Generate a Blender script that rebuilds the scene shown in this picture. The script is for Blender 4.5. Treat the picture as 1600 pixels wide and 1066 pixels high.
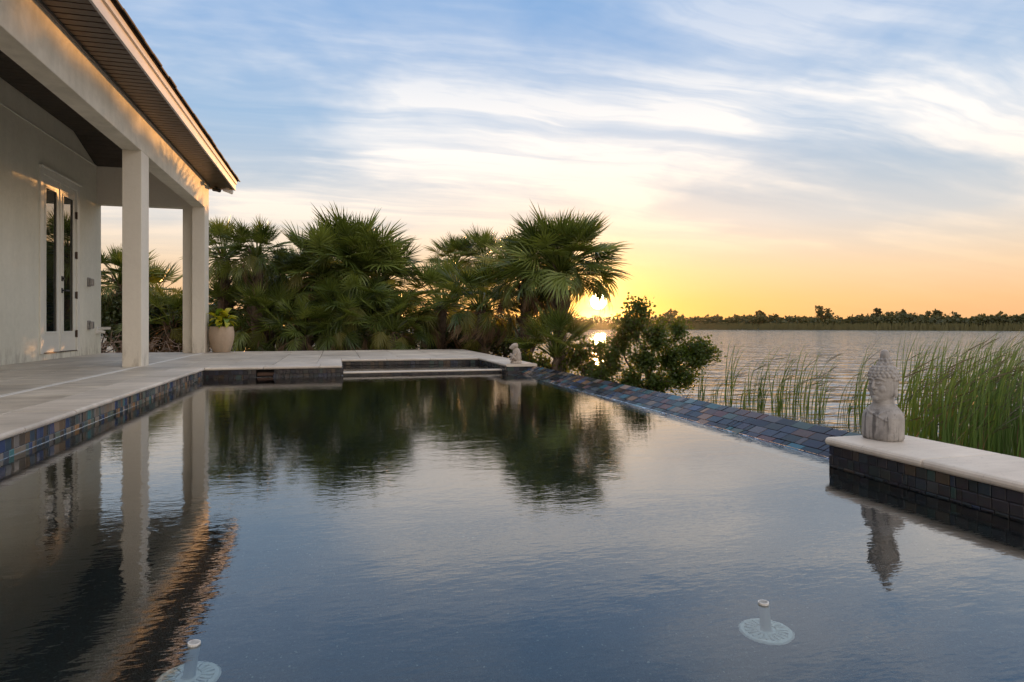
import bpy, bmesh, math, random
from mathutils import Vector, Matrix, Euler, noise

for o in list(bpy.data.objects):
    bpy.data.objects.remove(o)
SC = bpy.context.scene
COL = SC.collection
R = math.radians
TH = R(15.3); CT, ST = math.cos(TH), math.sin(TH)
EYE = 0.48          # camera height over the deck (deck top is z = 0)
WATER = -0.12       # pool water level
LAKE = -0.92        # lake level
GROUND = -0.32

# ------------------------------------------------------------------ camera
cam = bpy.data.cameras.new('camera')
cam.lens = 22.5; cam.sensor_width = 36
cam.shift_y = -26 / 1600
cam.clip_start = 0.02; cam.clip_end = 9000
camo = bpy.data.objects.new('camera', cam); COL.objects.link(camo)
camo.location = (0, 0, EYE); camo.rotation_euler = (R(90), 0, -TH)
SC.camera = camo

# ------------------------------------------------------------------ sky and sun
SUN_AZ = R(23.0)                  # from +Y towards +X
SUN_EL = R(2.05)
SDIR = Vector((math.sin(SUN_AZ) * math.cos(SUN_EL), math.cos(SUN_AZ) * math.cos(SUN_EL), math.sin(SUN_EL)))

class NT:
    """small node-tree helper"""
    def __init__(s, tree):
        s.t = tree; s.n = tree.nodes; s.l = tree.links
    def node(s, kind, **kw):
        n = s.n.new(kind)
        for k, v in kw.items():
            setattr(n, k, v)
        return n
    def put(s, sock, v):
        if hasattr(v, 'is_output'): s.l.new(v, sock)
        elif v is not None: sock.default_value = v
    def math(s, op, a, b=None, c=None, clamp=False):
        n = s.node('ShaderNodeMath', operation=op, use_clamp=clamp)
        s.put(n.inputs[0], a)
        if b is not None: s.put(n.inputs[1], b)
        if c is not None: s.put(n.inputs[2], c)
        return n.outputs[0]
    def vmath(s, op, a, b=None, scale=None):
        n = s.node('ShaderNodeVectorMath', operation=op)
        s.put(n.inputs[0], a)
        if b is not None: s.put(n.inputs[1], b)
        if scale is not None: s.put(n.inputs['Scale'], scale)
        return n.outputs['Value'] if op in ('DOT_PRODUCT', 'LENGTH') else n.outputs[0]
    def mix(s, f, a, b, blend='MIX'):
        n = s.node('ShaderNodeMix', data_type='RGBA', blend_type=blend)
        s.put(n.inputs[0], f)
        for sock, v in ((n.inputs[6], a), (n.inputs[7], b)):
            s.put(sock, v if hasattr(v, 'is_output') else (*v[:3], 1))
        return n.outputs[2]
    def ramp(s, f, stops, interp='LINEAR'):
        n = s.node('ShaderNodeValToRGB'); cr = n.color_ramp; cr.interpolation = interp
        while len(cr.elements) < len(stops): cr.elements.new(0.5)
        for e, (p, c) in zip(cr.elements, stops):
            e.position = p
            e.color = (c, c, c, 1) if isinstance(c, (int, float)) else (*c[:3], 1)
        s.put(n.inputs[0], f)
        return n.outputs[0]
    def noise(s, vec, scale, detail=4, rough=0.5, dist=0.0, color=False):
        n = s.node('ShaderNodeTexNoise')
        if vec is not None: s.put(n.inputs['Vector'], vec)
        n.inputs['Scale'].default_value = scale; n.inputs['Detail'].default_value = detail
        n.inputs['Roughness'].default_value = rough; n.inputs['Distortion'].default_value = dist
        return n.outputs[1] if color else n.outputs[0]
    def mapping(s, vec, loc=(0, 0, 0), rot=(0, 0, 0), scale=(1, 1, 1)):
        n = s.node('ShaderNodeMapping')
        s.put(n.inputs[0], vec)
        n.inputs['Location'].default_value = loc; n.inputs['Rotation'].default_value = rot
        n.inputs['Scale'].default_value = scale
        return n.outputs[0]
    def maprange(s, v, a, b, c=0.0, d=1.0, smooth=False):
        n = s.node('ShaderNodeMapRange', interpolation_type='SMOOTHSTEP' if smooth else 'LINEAR')
        s.put(n.inputs[0], v)
        for i, x in enumerate((a, b, c, d)): n.inputs[i + 1].default_value = x
        return n.outputs[0]

world = bpy.data.worlds.new('World'); SC.world = world; world.use_nodes = True
def build_sky():
    w = NT(world.node_tree); w.n.clear()
    out = w.node('ShaderNodeOutputWorld'); bg = w.node('ShaderNodeBackground')
    w.l.new(bg.outputs[0], out.inputs[0])
    sky = w.node('ShaderNodeTexSky', sky_type='NISHITA', sun_disc=False)
    sky.sun_elevation = SUN_EL; sky.sun_rotation = SUN_AZ
    sky.air_density = 1.0; sky.dust_density = 1.6; sky.ozone_density = 1.2
    D = w.node('ShaderNodeTexCoord').outputs['Generated']
    sep = w.node('ShaderNodeSeparateXYZ'); w.put(sep.inputs[0], D)
    z = w.math('MAXIMUM', sep.outputs[2], 0.0)
    dot = w.vmath('DOT_PRODUCT', D, tuple(SDIR))
    sd = w.math('MAXIMUM', dot, 0.0)
    # evening sky by height: peach haze, pale grey, blue
    base = w.ramp(z, [(0.0, (.68, .38, .20)), (.035, (.70, .43, .23)), (.08, (.68, .50, .34)), (.11, (.60, .51, .42)), (.15, (.51, .51, .51)), (.20, (.385, .45, .52)),
                      (.29, (.25, .385, .555)), (.40, (.165, .315, .55)), (.60, (.20, .34, .58)), (1.0, (.24, .37, .60))])
    base = w.mix(0.05, base, w.vmath('SCALE', sky.outputs[0], scale=0.15))
    # away from the sun the low sky loses its warmth
    away = w.maprange(dot, -1.0, 0.75, 1.0, 0.0, True)
    cool = w.ramp(z, [(0.0, (1.26, .94, .70)), (.12, (1.24, 1.0, .80)), (.35, (1.0, .92, .84)), (.7, (.52, .57, .68)), (1.0, (.30, .42, .68))])
    base = w.mix(w.math('MULTIPLY', away, .85), base, cool)
    # cirrus: sheared streaks on a high layer
    inv = w.math('DIVIDE', 1.0, w.math('ADD', z, 0.13))
    P = w.vmath('SCALE', D, scale=inv)
    fl = w.node('ShaderNodeCombineXYZ'); sp = w.node('ShaderNodeSeparateXYZ'); w.put(sp.inputs[0], P)
    w.put(fl.inputs[0], sp.outputs[0]); w.put(fl.inputs[1], sp.outputs[1])
    P = fl.outputs[0]
    warp = w.vmath('SCALE', w.vmath('SUBTRACT', w.noise(P, 1.1, 4, color=True), (.5, .5, .5)), scale=.36)
    PW = w.vmath('ADD', P, warp)
    a1 = w.noise(w.mapping(PW, (3.1, 1.7, 0), (0, 0, R(32)), (.42, 2.2, 1)), 1.1, 10, .60, .3)
    a2 = w.noise(w.mapping(PW, (7.4, 2.2, 0), (0, 0, R(-4)), (.34, 3.2, 1)), 1.35, 10, .60, .3)
    a3 = w.noise(w.mapping(P, (1.3, 5.2, 0), (0, 0, R(20)), (.8, 1.1, 1)), .75, 6, .55, .3)
    c1 = w.maprange(a1, .38, .70, 0, 1, True); c2 = w.maprange(a2, .38, .70, 0, 1, True); c3 = w.maprange(a3, .38, .58, 0, 1, True)
    cm = w.math('MULTIPLY', w.math('ADD', w.math('MULTIPLY', c1, .7), w.math('MULTIPLY', c2, .75), clamp=True), w.math('ADD', .22, w.math('MULTIPLY', c3, .78)))
    veil = w.math('ADD', cm, w.math('MULTIPLY', c3, .36), clamp=True)
    lowfade = w.maprange(z, .03, .20, .12, 1.0, True)
    highfade = w.math('ADD', w.maprange(z, .26, .44, 1.0, .50, True), w.maprange(z, .52, .85, 0.0, .36, True))
    cm = w.math('MULTIPLY', w.math('MULTIPLY', w.math('MULTIPLY', veil, lowfade), highfade), .92)
    ccol = w.ramp(z, [(0.0, (.80, .48, .24)), (.08, (.82, .60, .38)), (.16, (.84, .72, .60)), (.26, (.82, .77, .72)), (.5, (.76, .75, .74)), (.7, (1.0, .92, .84)), (1, (1.06, .96, .86))])
    ccol = w.mix(w.math('MULTIPLY', away, .7), ccol, (1.36, 1.16, .96))
    col = w.mix(cm, base, ccol)
    # glow of the low sun in the air
    flat = w.vmath('DOT_PRODUCT', w.vmath('NORMALIZE', w.vmath('MULTIPLY', D, (1, 1, 1.8))), tuple(Vector((SDIR.x, SDIR.y, SDIR.z * 1.8)).normalized()))
    flat = w.math('MAXIMUM', flat, 0.0)
    g1 = w.vmath('SCALE', (.20, .065, -.045), scale=w.math('POWER', flat, 20.0))
    g2 = w.vmath('SCALE', (.16, .065, -.03), scale=w.math('POWER', sd, 180.0))
    g3 = w.vmath('SCALE', (.5, .30, .06), scale=w.math('POWER', sd, 3000.0))
    band = w.math('MULTIPLY', w.math('POWER', w.math('SUBTRACT', 1.0, w.math('MINIMUM', w.math('MULTIPLY', z, 6.5), 1.0)), 2.0), w.math('POWER', sd, 6.0))
    g4 = w.vmath('SCALE', (.10, .01, -.05), scale=band)
    for g in (g1, g2, g3, g4): col = w.vmath('ADD', col, g)
    disc = w.maprange(dot, math.cos(R(.78)), math.cos(R(.50)), 0, 1, True)
    col = w.vmath('ADD', col, w.vmath('SCALE', (22, 17, 9), scale=disc))
    col = w.vmath('MAXIMUM', col, (0, 0, 0))
    col = w.vmath('SCALE', col, scale=9.2)
    w.l.new(col, bg.inputs[0]); bg.inputs[1].default_value = 0.1
build_sky()

sl = bpy.data.lights.new('sun', 'SUN'); sl.energy = 4.2; sl.angle = R(.6); sl.color = (1.0, .47, .15)
so = bpy.data.objects.new('sun', sl); COL.objects.link(so)
so.rotation_euler = (-SDIR).to_track_quat('-Z', 'Y').to_euler(); so.location = SDIR * 60

SC.view_settings.view_transform = 'Standard'; SC.view_settings.look = 'None'
SC.view_settings.exposure = 0.58; SC.view_settings.gamma = 1.0; SC.view_settings.use_curve_mapping = False
SC.render.engine = 'CYCLES'
SC.cycles.use_denoising = True
SC.cycles.max_bounces = 10; SC.cycles.transparent_max_bounces = 12; SC.cycles.transmission_bounces = 8
SC.cycles.volume_bounces = 0; SC.cycles.glossy_bounces = 5; SC.cycles.diffuse_bounces = 4
SC.cycles.sample_clamp_indirect = 6.0

# ------------------------------------------------------------------ helpers
def at(px, d, z=0.0):
    k = (px - 800) / 1000
    return Vector((d * (k * CT + ST), d * (CT - k * ST), z))

WO = {}                                       # world origin of every object that can be a parent
def prop(o, label=None, cat=None, group=None, kind=None):
    if label: o['label'] = label
    if cat: o['category'] = cat
    if group: o['group'] = group
    if kind: o['kind'] = kind
    return o
def empty(name, loc, label=None, cat=None, group=None):
    o = bpy.data.objects.new(name, None); COL.objects.link(o); o.location = loc
    o.empty_display_size = .1
    WO[o.name] = Vector(loc)
    return prop(o, label, cat, group)
def link(name, me, parent=None, loc=None, rot=None):
    """link mesh data; loc is in world space"""
    o = bpy.data.objects.new(name, me); COL.objects.link(o)
    po = WO[parent.name] if parent else Vector((0, 0, 0))
    w = Vector(loc) if loc is not None else po
    if parent: o.parent = parent
    o.location = w - po
    if rot is not None: o.rotation_euler = rot
    WO[o.name] = w
    return o

class MB:
    def __init__(s): s.v = []; s.f = []
    def add(s, vs, fs):
        b = len(s.v); s.v += [tuple(v) for v in vs]; s.f += [tuple(b + i for i in f) for f in fs]
    def box(s, x0, x1, y0, y1, z0, z1, M=None):
        vs = [Vector((x, y, z)) for z in (z0, z1) for y in (y0, y1) for x in (x0, x1)]
        if M: vs = [M @ v for v in vs]
        s.add(vs, [(0, 2, 3, 1), (4, 5, 7, 6), (0, 1, 5, 4), (2, 6, 7, 3), (0, 4, 6, 2), (1, 3, 7, 5)])
    def tube(s, pts, rads, n=8, cap=True):
        rings = []
        pts = [Vector(p) for p in pts]
        for i, p in enumerate(pts):
            t = (pts[min(i + 1, len(pts) - 1)] - pts[max(i - 1, 0)]).normalized()
            a = t.orthogonal().normalized() if abs(t.z) > .9 else t.cross(Vector((0, 0, 1))).normalized()
            if abs(t.z) > .9: a = (Vector((1, 0, 0)) - t * t.x).normalized()
            b = t.cross(a)
            r = rads[i] if hasattr(rads, '__len__') else rads
            rings.append([p + (a * math.cos(k * 2 * math.pi / n) + b * math.sin(k * 2 * math.pi / n)) * r for k in range(n)])
        vs = [v for r in rings for v in r]; fs = []
        for i in range(len(pts) - 1):
            for k in range(n):
                k2 = (k + 1) % n
                fs.append((i * n + k, i * n + k2, (i + 1) * n + k2, (i + 1) * n + k))
        if cap:
            fs.append(tuple(range(n - 1, -1, -1))); fs.append(tuple((len(pts) - 1) * n + k for k in range(n)))
        s.add(vs, fs)
    def lathe(s, prof, c, n=32, sx=1, sy=1, cap=(True, True)):
        c = Vector(c); vs = []; fs = []
        for r, z in prof:
            for k in range(n):
                a = 2 * math.pi * k / n
                vs.append(c + Vector((r * sx * math.cos(a), r * sy * math.sin(a), z)))
        for i in range(len(prof) - 1):
            for k in range(n):
                k2 = (k + 1) % n
                fs.append((i * n + k, i * n + k2, (i + 1) * n + k2, (i + 1) * n + k))
        if cap[0]: fs.append(tuple(range(n - 1, -1, -1)))
        if cap[1]: fs.append(tuple((len(prof) - 1) * n + k for k in range(n)))
        s.add(vs, fs)
    def ell(s, c, r, rot=(0, 0, 0), nu=16, nv=10):
        M = Matrix.Translation(Vector(c)) @ Euler(rot).to_matrix().to_4x4()
        vs = [M @ Vector((0, 0, -r[2]))]; fs = []
        for i in range(1, nv):
            t = -math.pi / 2 + math.pi * i / nv
            for k in range(nu):
                a = 2 * math.pi * k / nu
                vs.append(M @ Vector((r[0] * math.cos(t) * math.cos(a), r[1] * math.cos(t) * math.sin(a), r[2] * math.sin(t))))
        vs.append(M @ Vector((0, 0, r[2])))
        for k in range(nu):
            k2 = (k + 1) % nu
            fs.append((0, 1 + k2, 1 + k))
            for i in range(nv - 2):
                fs.append((1 + i * nu + k, 1 + i * nu + k2, 1 + (i + 1) * nu + k2, 1 + (i + 1) * nu + k))
            fs.append((1 + (nv - 2) * nu + k, 1 + (nv - 2) * nu + k2, len(vs) - 1))
        s.add(vs, fs)
    def extrude(s, prof, path0, path1, ux, uz=(0, 0, 1)):
        """closed 2-D profile (u,z) swept from path0 to path1; u along ux"""
        ux = Vector(ux); uz = Vector(uz); n = len(prof)
        vs = [Vector(p) + ux * u + uz * z for p in (path0, path1) for u, z in prof]
        fs = [(k, (k + 1) % n, n + (k + 1) % n, n + k) for k in range(n)]
        fs += [tuple(range(n - 1, -1, -1)), tuple(range(n, 2 * n))]
        s.add(vs, fs)
    def mesh(s, name, mat, smooth=False, off=Vector((0, 0, 0))):
        me = bpy.data.meshes.new(name)
        me.from_pydata([(x - off.x, y - off.y, z - off.z) for x, y, z in s.v], [], s.f)
        bm = bmesh.new(); bm.from_mesh(me); bmesh.ops.recalc_face_normals(bm, faces=bm.faces); bm.to_mesh(me); bm.free()
        if smooth: me.polygons.foreach_set('use_smooth', [True] * len(me.polygons))
        if mat: me.materials.append(mat)
        me.update()
        return me
    def build(s, name, mat, parent=None, smooth=False, bevel=0.0, loc=None):
        """vertices are in world space; the origin goes to loc or the parent's origin"""
        off = Vector(loc) if loc is not None else (WO[parent.name] if parent else Vector((0, 0, 0)))
        o = link(name, s.mesh(name, mat, smooth, off), parent, off)
        if bevel:
            m = o.modifiers.new('bevel', 'BEVEL'); m.width = bevel; m.segments = 2; m.limit_method = 'ANGLE'
        return o
def raw(name, vs, fs, mat, smooth=False):
    me = bpy.data.meshes.new(name); me.from_pydata(vs, [], fs)
    if smooth: me.polygons.foreach_set('use_smooth', [True] * len(me.polygons))
    if mat: me.materials.append(mat)
    return me

# ------------------------------------------------------------------ materials
def new_mat(name):
    m = bpy.data.materials.new(name); m.use_nodes = True
    t = NT(m.node_tree); b = t.n['Principled BSDF']
    return m, t, b
def obj_co(t): return t.node('ShaderNodeTexCoord').outputs['Object']
def geo_co(t): return t.node('ShaderNodeNewGeometry').outputs['Position']
def bump(t, b, h, strength=.3, dist=.01):
    n = t.node('ShaderNodeBump'); n.inputs['Strength'].default_value = strength; n.inputs['Distance'].default_value = dist
    t.put(n.inputs['Height'], h); t.l.new(n.outputs[0], b.inputs['Normal'])
def rnd(t): return t.node('ShaderNodeObjectInfo').outputs['Random']

def m_stucco(name, c0, c1, scale=14, st=.35):
    m, t, b = new_mat(name); P = geo_co(t)
    n1 = t.noise(P, 1.1, 5, .6); n2 = t.noise(P, scale, 6, .62, .4)
    streak = t.noise(t.mapping(P, scale=(5, 5, .7)), 1.4, 4, .6)
    f = t.math('ADD', t.math('MULTIPLY', n1, .5), t.math('MULTIPLY', n2, .3)); f = t.math('ADD', f, t.math('MULTIPLY', streak, .25))
    sep = t.node('ShaderNodeSeparateXYZ'); t.put(sep.inputs[0], P)
    spl = t.math('MULTIPLY', t.maprange(sep.outputs[2], .0, .34, 1.0, 0.0, True), t.maprange(t.noise(t.mapping(P, scale=(3, 3, 1)), 4.0, 5, .65), .42, .66, 0, 1, True))
    t.put(b.inputs['Base Color'], t.mix(t.math('MULTIPLY', spl, .5), t.mix(t.maprange(f, .36, .70), c0, c1), (.30, .26, .20)))
    b.inputs['Roughness'].default_value = .72
    b.inputs['Specular IOR Level'].default_value = .35
    tex = t.math('ADD', t.noise(P, scale * 1.6, 6, .65), t.math('MULTIPLY', t.maprange(t.noise(P, scale * .6, 4, .5, .8), .45, .6), .5))
    bump(t, b, tex, st, .006)
    return m
def m_plain(name, c, rough=.5, metal=0, spec=.5, var=0.0, scale=8):
    m, t, b = new_mat(name)
    if var:
        P = geo_co(t); n = t.noise(P, scale, 5, .6)
        t.put(b.inputs['Base Color'], t.mix(t.maprange(n, .3, .7), [x * (1 - var) for x in c], [min(1, x * (1 + var)) for x in c]))
        bump(t, b, n, .15, .004)
    else: b.inputs['Base Color'].default_value = (*c, 1)
    b.inputs['Roughness'].default_value = rough; b.inputs['Metallic'].default_value = metal
    b.inputs['Specular IOR Level'].default_value = spec
    return m
def m_travertine(name, c0, c1):
    m, t, b = new_mat(name); P = geo_co(t); r = rnd(t)
    off = t.vmath('SCALE', (7.1, 3.3, 5.9), scale=t.math('MULTIPLY', r, 9.0))
    Q = t.vmath('ADD', P, off)
    vein = t.noise(t.mapping(Q, rot=(0, 0, R(8)), scale=(1.0, 5.0, 1)), 2.2, 7, .62, .5)
    cloud = t.noise(Q, 1.7, 5, .6, .4)
    pits = t.noise(t.mapping(Q, scale=(1, 2.2, 1)), 55, 3, .6)
    f = t.math('ADD', t.math('MULTIPLY', vein, .6), t.math('MULTIPLY', cloud, .4))
    col = t.mix(t.maprange(f, .38, .62), c0, c1)
    col = t.mix(t.math('MULTIPLY', t.maprange(pits, .62, .70), .45), col, [x * .45 for x in c0])
    dirt = t.noise(P, .55, 6, .65, .6); wet = t.noise(t.mapping(P, scale=(1.6, .5, 1)), 1.4, 5, .6)
    tone = t.math('MULTIPLY', t.maprange(r, 0, 1, .88, 1.08), t.math('MULTIPLY', t.maprange(dirt, .35, .65, .80, 1.06), t.maprange(wet, .3, .6, .88, 1.04)))
    col = t.vmath('SCALE', col, scale=tone)
    t.put(b.inputs['Base Color'], col)
    t.put(b.inputs['Roughness'], t.maprange(cloud, .3, .7, .38, .6)); b.inputs['Specular IOR Level'].default_value = .4
    bump(t, b, t.math('SUBTRACT', vein, t.math('MULTIPLY', t.maprange(pits, .6, .72), .9)), .22, .003)
    return m
def m_tile(name, pal, spec=.3, film_w=.25, r0=.10, r1=.36):
    m, t, b = new_mat(name); r = rnd(t)
    col = t.ramp(r, [(i / len(pal), c) for i, c in enumerate(pal)], 'CONSTANT')
    P = geo_co(t)
    film = t.noise(t.mapping(P, scale=(9, 9, 22)), 1.6, 4, .6, .8, color=True)
    col = t.mix(film_w, col, t.vmath('MULTIPLY', film, (.075, .065, .08)))
    t.put(b.inputs['Base Color'], col)
    b.inputs['Specular IOR Level'].default_value = spec
    t.put(b.inputs['Roughness'], t.maprange(t.math('FRACT', t.math('MULTIPLY', r, 37.7)), 0, 1, r0, r1))
    bump(t, b, t.noise(P, 60, 4, .6), .12, .003)
    return m
def m_leaf(name, c0, c1, trans=.35, rough=.45, tip=None):
    m, t, b = new_mat(name)
    r = rnd(t); P = geo_co(t)
    n = t.noise(P, 3.0, 3, .5)
    f = t.math('ADD', t.math('MULTIPLY', r, .6), t.math('MULTIPLY', n, .4))
    col = t.mix(t.maprange(f, .2, .8), c0, c1)
    t.put(b.inputs['Base Color'], col)
    b.inputs['Roughness'].default_value = rough; b.inputs['Specular IOR Level'].default_value = .4
    tr = t.node('ShaderNodeBsdfTranslucent'); t.put(tr.inputs[0], t.vmath('MULTIPLY', col, (1.5, 1.25, .5)))
    mx = t.node('ShaderNodeMixShader'); mx.inputs[0].default_value = trans
    out = t.n['Material Output']
    t.l.new(b.outputs[0], mx.inputs[1]); t.l.new(tr.outputs[0], mx.inputs[2]); t.l.new(mx.outputs[0], out.inputs[0])
    return m

M_WALL = m_stucco('wall_stucco', (.68, .66, .55), (.84, .81, .69))
M_BEAM = m_stucco('beam_stucco', (.52, .48, .39), (.84, .78, .66), 7, .6)
M_COLUMN = m_stucco('column_stucco', (.72, .66, .56), (.82, .76, .65), 22, .2)
M_PAVER = m_travertine('travertine', (.45, .385, .31), (.74, .66, .55))
M_COPING = m_travertine('coping_travertine', (.56, .49, .41), (.74, .66, .56))
M_JOINT = m_plain('grout', (.20, .175, .15), .85, var=.15)
M_STRIP = m_plain('drain_strip', (.74, .70, .64), .55, var=.06)
M_TILE = m_tile('glass_tile', [(.010, .013, .021), (.024, .018, .026), (.009, .019, .024), (.012, .015, .026), (.007, .010, .016), (.020, .025, .022), (.013, .012, .020), (.030, .130, .180),
    (.014, .017, .030), (.036, .032, .036), (.010, .009, .013), (.015, .020, .034), (.26, .140, .065), (.010, .014, .022), (.020, .048, .130), (.020, .015, .022), (.008, .016, .019),
    (.12, .105, .11), (.009, .015, .018), (.11, .045, .040), (.014, .018, .027), (.05, .085, .075), (.10, .05, .03), (.011, .012, .018), (.03, .11, .13), (.03, .04, .07), (.16, .11, .07), (.09, .085, .09), (.045, .040, .060)], .22)
M_TILE_TAN = m_tile('glass_tile_bronze', [(.10, .11, .13), (.30, .22, .165), (.055, .095, .15), (.21, .17, .14), (.075, .07, .075), (.15, .19, .16), (.09, .25, .27), (.36, .30, .24),
    (.11, .088, .076), (.25, .23, .22), (.055, .09, .21), (.22, .155, .11), (.05, .06, .07), (.42, .23, .11), (.13, .17, .17), (.28, .235, .19)], .7, .2, .06, .22)
M_TILE_SHADED = m_tile('glass_tile_shaded', [(.020, .024, .030), (.034, .032, .034), (.017, .028, .030), (.026, .023, .024), (.014, .018, .024), (.030, .036, .033), (.020, .034, .044), (.046, .038, .030),
    (.018, .020, .029), (.028, .028, .034), (.030, .062, .056), (.022, .026, .026), (.016, .018, .022), (.070, .050, .032), (.020, .030, .055), (.030, .027, .027), (.045, .05, .05), (.018, .022, .028)], .35)  # same tile, shade of the plinth and far walls put into a duller palette
M_GROUT = m_plain('dark_grout', (.035, .034, .036), .7, var=.2)
M_DARKWOOD = m_plain('dark_plank', (.050, .038, .030), .5, var=.3, scale=20)
M_SOFFIT = m_plain('bronze_soffit', (.085, .066, .052), .42, var=.12, scale=20)
M_FASCIA = m_plain('fascia_paint', (.60, .585, .57), .45, var=.05)
M_DRIP = m_plain('drip_edge', (.68, .63, .56), .38, var=.04)
M_SHINGLE = m_plain('shingle', (.045, .036, .030), .85, var=.4, scale=60)
M_DOOR = m_plain('door_paint', (.78, .76, .68), .38, var=.03)
M_BLACK = m_plain('black_metal', (.012, .012, .013), .35)
M_HINGE = m_plain('bronze_metal', (.10, .07, .055), .4, .7)
M_GREY = m_plain('grey_metal', (.33, .32, .31), .38, .6)
M_PVC = m_plain('white_pvc', (.76, .74, .69), .38, var=.04)
M_JET = m_plain('aged_pvc', (.66, .65, .61), .45, var=.08)
M_STONE = None
def m_glass_dark():
    m, t, b = new_mat('door_glass')
    b.inputs['Base Color'].default_value = (.010, .013, .012, 1); b.inputs['Roughness'].default_value = .012
    b.inputs['IOR'].default_value = 2.5; b.inputs['Specular IOR Level'].default_value = .5
    bump(t, b, t.noise(geo_co(t), 2.2, 2), .06, .004)
    return m
M_GLASS = m_glass_dark()
def m_stone(name, c0, c1, dark):
    m, t, b = new_mat(name); P = obj_co(t)
    n = t.noise(P, 22, 7, .65, .3); big = t.noise(P, 7, 4, .6)
    streak = t.noise(t.mapping(P, scale=(40, 40, 4.5)), 1.3, 5, .6)
    col = t.mix(t.maprange(n, .3, .7), c0, c1)
    sep = t.node('ShaderNodeSeparateXYZ'); t.put(sep.inputs[0], P)
    low = t.maprange(sep.outputs[2], .145, .10, 0, 1, True)
    col = t.mix(t.math('MULTIPLY', t.maprange(streak, .50, .64, 0, 1, True), t.math('MULTIPLY', low, .8)), col, dark)
    col = t.mix(t.math('MULTIPLY', t.maprange(big, .5, .68, 0, 1, True), .55), col, dark)
    t.put(b.inputs['Base Color'], col); b.inputs['Roughness'].default_value = .88; b.inputs['Specular IOR Level'].default_value = .2
    bump(t, b, t.math('ADD', n, t.math('MULTIPLY', t.noise(P, 130, 4, .6), .5)), .6, .004)
    return m
M_STONE = m_stone('weathered_stone', (.27, .255, .24), (.42, .395, .37), (.085, .08, .08))
M_STONE2 = m_stone('sand_stone', (.34, .29, .24), (.47, .41, .35), (.19, .155, .13))
def m_water(name, tint, waves, rough=0.0):
    """waves: list of (scale xyz, noise scale, weight, distance)"""
    m, t, b = new_mat(name); P = geo_co(t)
    t.n.remove(b); out = t.n['Material Output']
    h = None
    for sc, ns, wt, det in waves:
        n = t.math('MULTIPLY', t.noise(t.mapping(P, scale=sc), ns, det, .5, .3), wt)
        h = n if h is None else t.math('ADD', h, n)
    bn = t.node('ShaderNodeBump'); bn.inputs['Strength'].default_value = 1; bn.inputs['Distance'].default_value = 1; t.put(bn.inputs['Height'], h)
    fr = t.node('ShaderNodeFresnel'); fr.inputs['IOR'].default_value = 1.333; t.l.new(bn.outputs[0], fr.inputs['Normal'])
    lw = t.node('ShaderNodeLayerWeight'); lw.inputs[0].default_value = .5; t.l.new(bn.outputs[0], lw.inputs['Normal'])
    top = t.math('ADD', .022, t.math('MULTIPLY', .978, t.math('POWER', lw.outputs['Facing'], 2.7)))
    bf = t.node('ShaderNodeNewGeometry').outputs['Backfacing']
    fac = t.math('ADD', t.math('MULTIPLY', bf, fr.outputs[0]), t.math('MULTIPLY', t.math('SUBTRACT', 1.0, bf), top))
    rf_ = t.node('ShaderNodeBsdfRefraction'); rf_.inputs['IOR'].default_value = 1.333; rf_.inputs['Color'].default_value = (*tint, 1); rf_.inputs['Roughness'].default_value = rough
    gl = t.node('ShaderNodeBsdfGlossy'); gl.inputs['Roughness'].default_value = .012
    t.l.new(bn.outputs[0], rf_.inputs['Normal']); t.l.new(bn.outputs[0], gl.inputs['Normal'])
    mx = t.node('ShaderNodeMixShader'); t.l.new(fac, mx.inputs[0]); t.l.new(rf_.outputs[0], mx.inputs[1]); t.l.new(gl.outputs[0], mx.inputs[2])
    t.l.new(mx.outputs[0], out.inputs[0])
    return m
M_WATER = m_water('pool_water', (.82, .95, .96), [((1, 1.7, 1), 2.6, .0011, 2), ((1, 1.7, 1), 9.0, .0006, 2), ((1, 2.6, 1), 26.0, .00030, 2)])
def m_lake():
    m, t, b = new_mat('lake_water'); P = geo_co(t)
    b.inputs['Base Color'].default_value = (.10, .10, .095, 1); b.inputs['Roughness'].default_value = .06
    b.inputs['IOR'].default_value = 2.0; b.inputs['Specular IOR Level'].default_value = .5
    al = t.node('ShaderNodeVectorRotate', rotation_type='Z_AXIS'); t.put(al.inputs['Vector'], P); al.inputs['Angle'].default_value = R(11)
    n = t.math('MULTIPLY', t.noise(t.mapping(al.outputs[0], scale=(.50, 1.2, 1)), 1.3, 3, .5, .5), .20)
    n = t.math('ADD', n, t.math('MULTIPLY', t.noise(t.mapping(al.outputs[0], scale=(.6, 1.2, 1)), 4.2, 2, .5, .3), .024))
    bump(t, b, n, 1.0, 1.0)
    return m
M_LAKE = m_lake()
def m_pebble():
    m, t, b = new_mat('pebble_plaster'); P = geo_co(t)
    v = t.node('ShaderNodeTexVoronoi', feature='F1'); v.inputs['Scale'].default_value = 260; t.put(v.inputs['Vector'], P)
    hue = t.node('ShaderNodeSeparateColor'); t.put(hue.inputs[0], v.outputs['Color'])
    col = t.ramp(hue.outputs[0], [(0, (.006, .009, .010)), (.45, (.011, .016, .017)), (.72, (.018, .025, .026)), (.93, (.030, .038, .038)), (.975, (.06, .07, .065)), (.994, (.15, .16, .14))], 'CONSTANT')
    big = t.noise(P, 1.7, 4, .6)
    t.put(b.inputs['Base Color'], t.vmath('SCALE', col, scale=t.maprange(big, .3, .7, .7, 1.3)))
    b.inputs['Roughness'].default_value = .6
    bump(t, b, v.outputs['Distance'], .5, .004)
    return m
M_PEBBLE = m_pebble()
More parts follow.
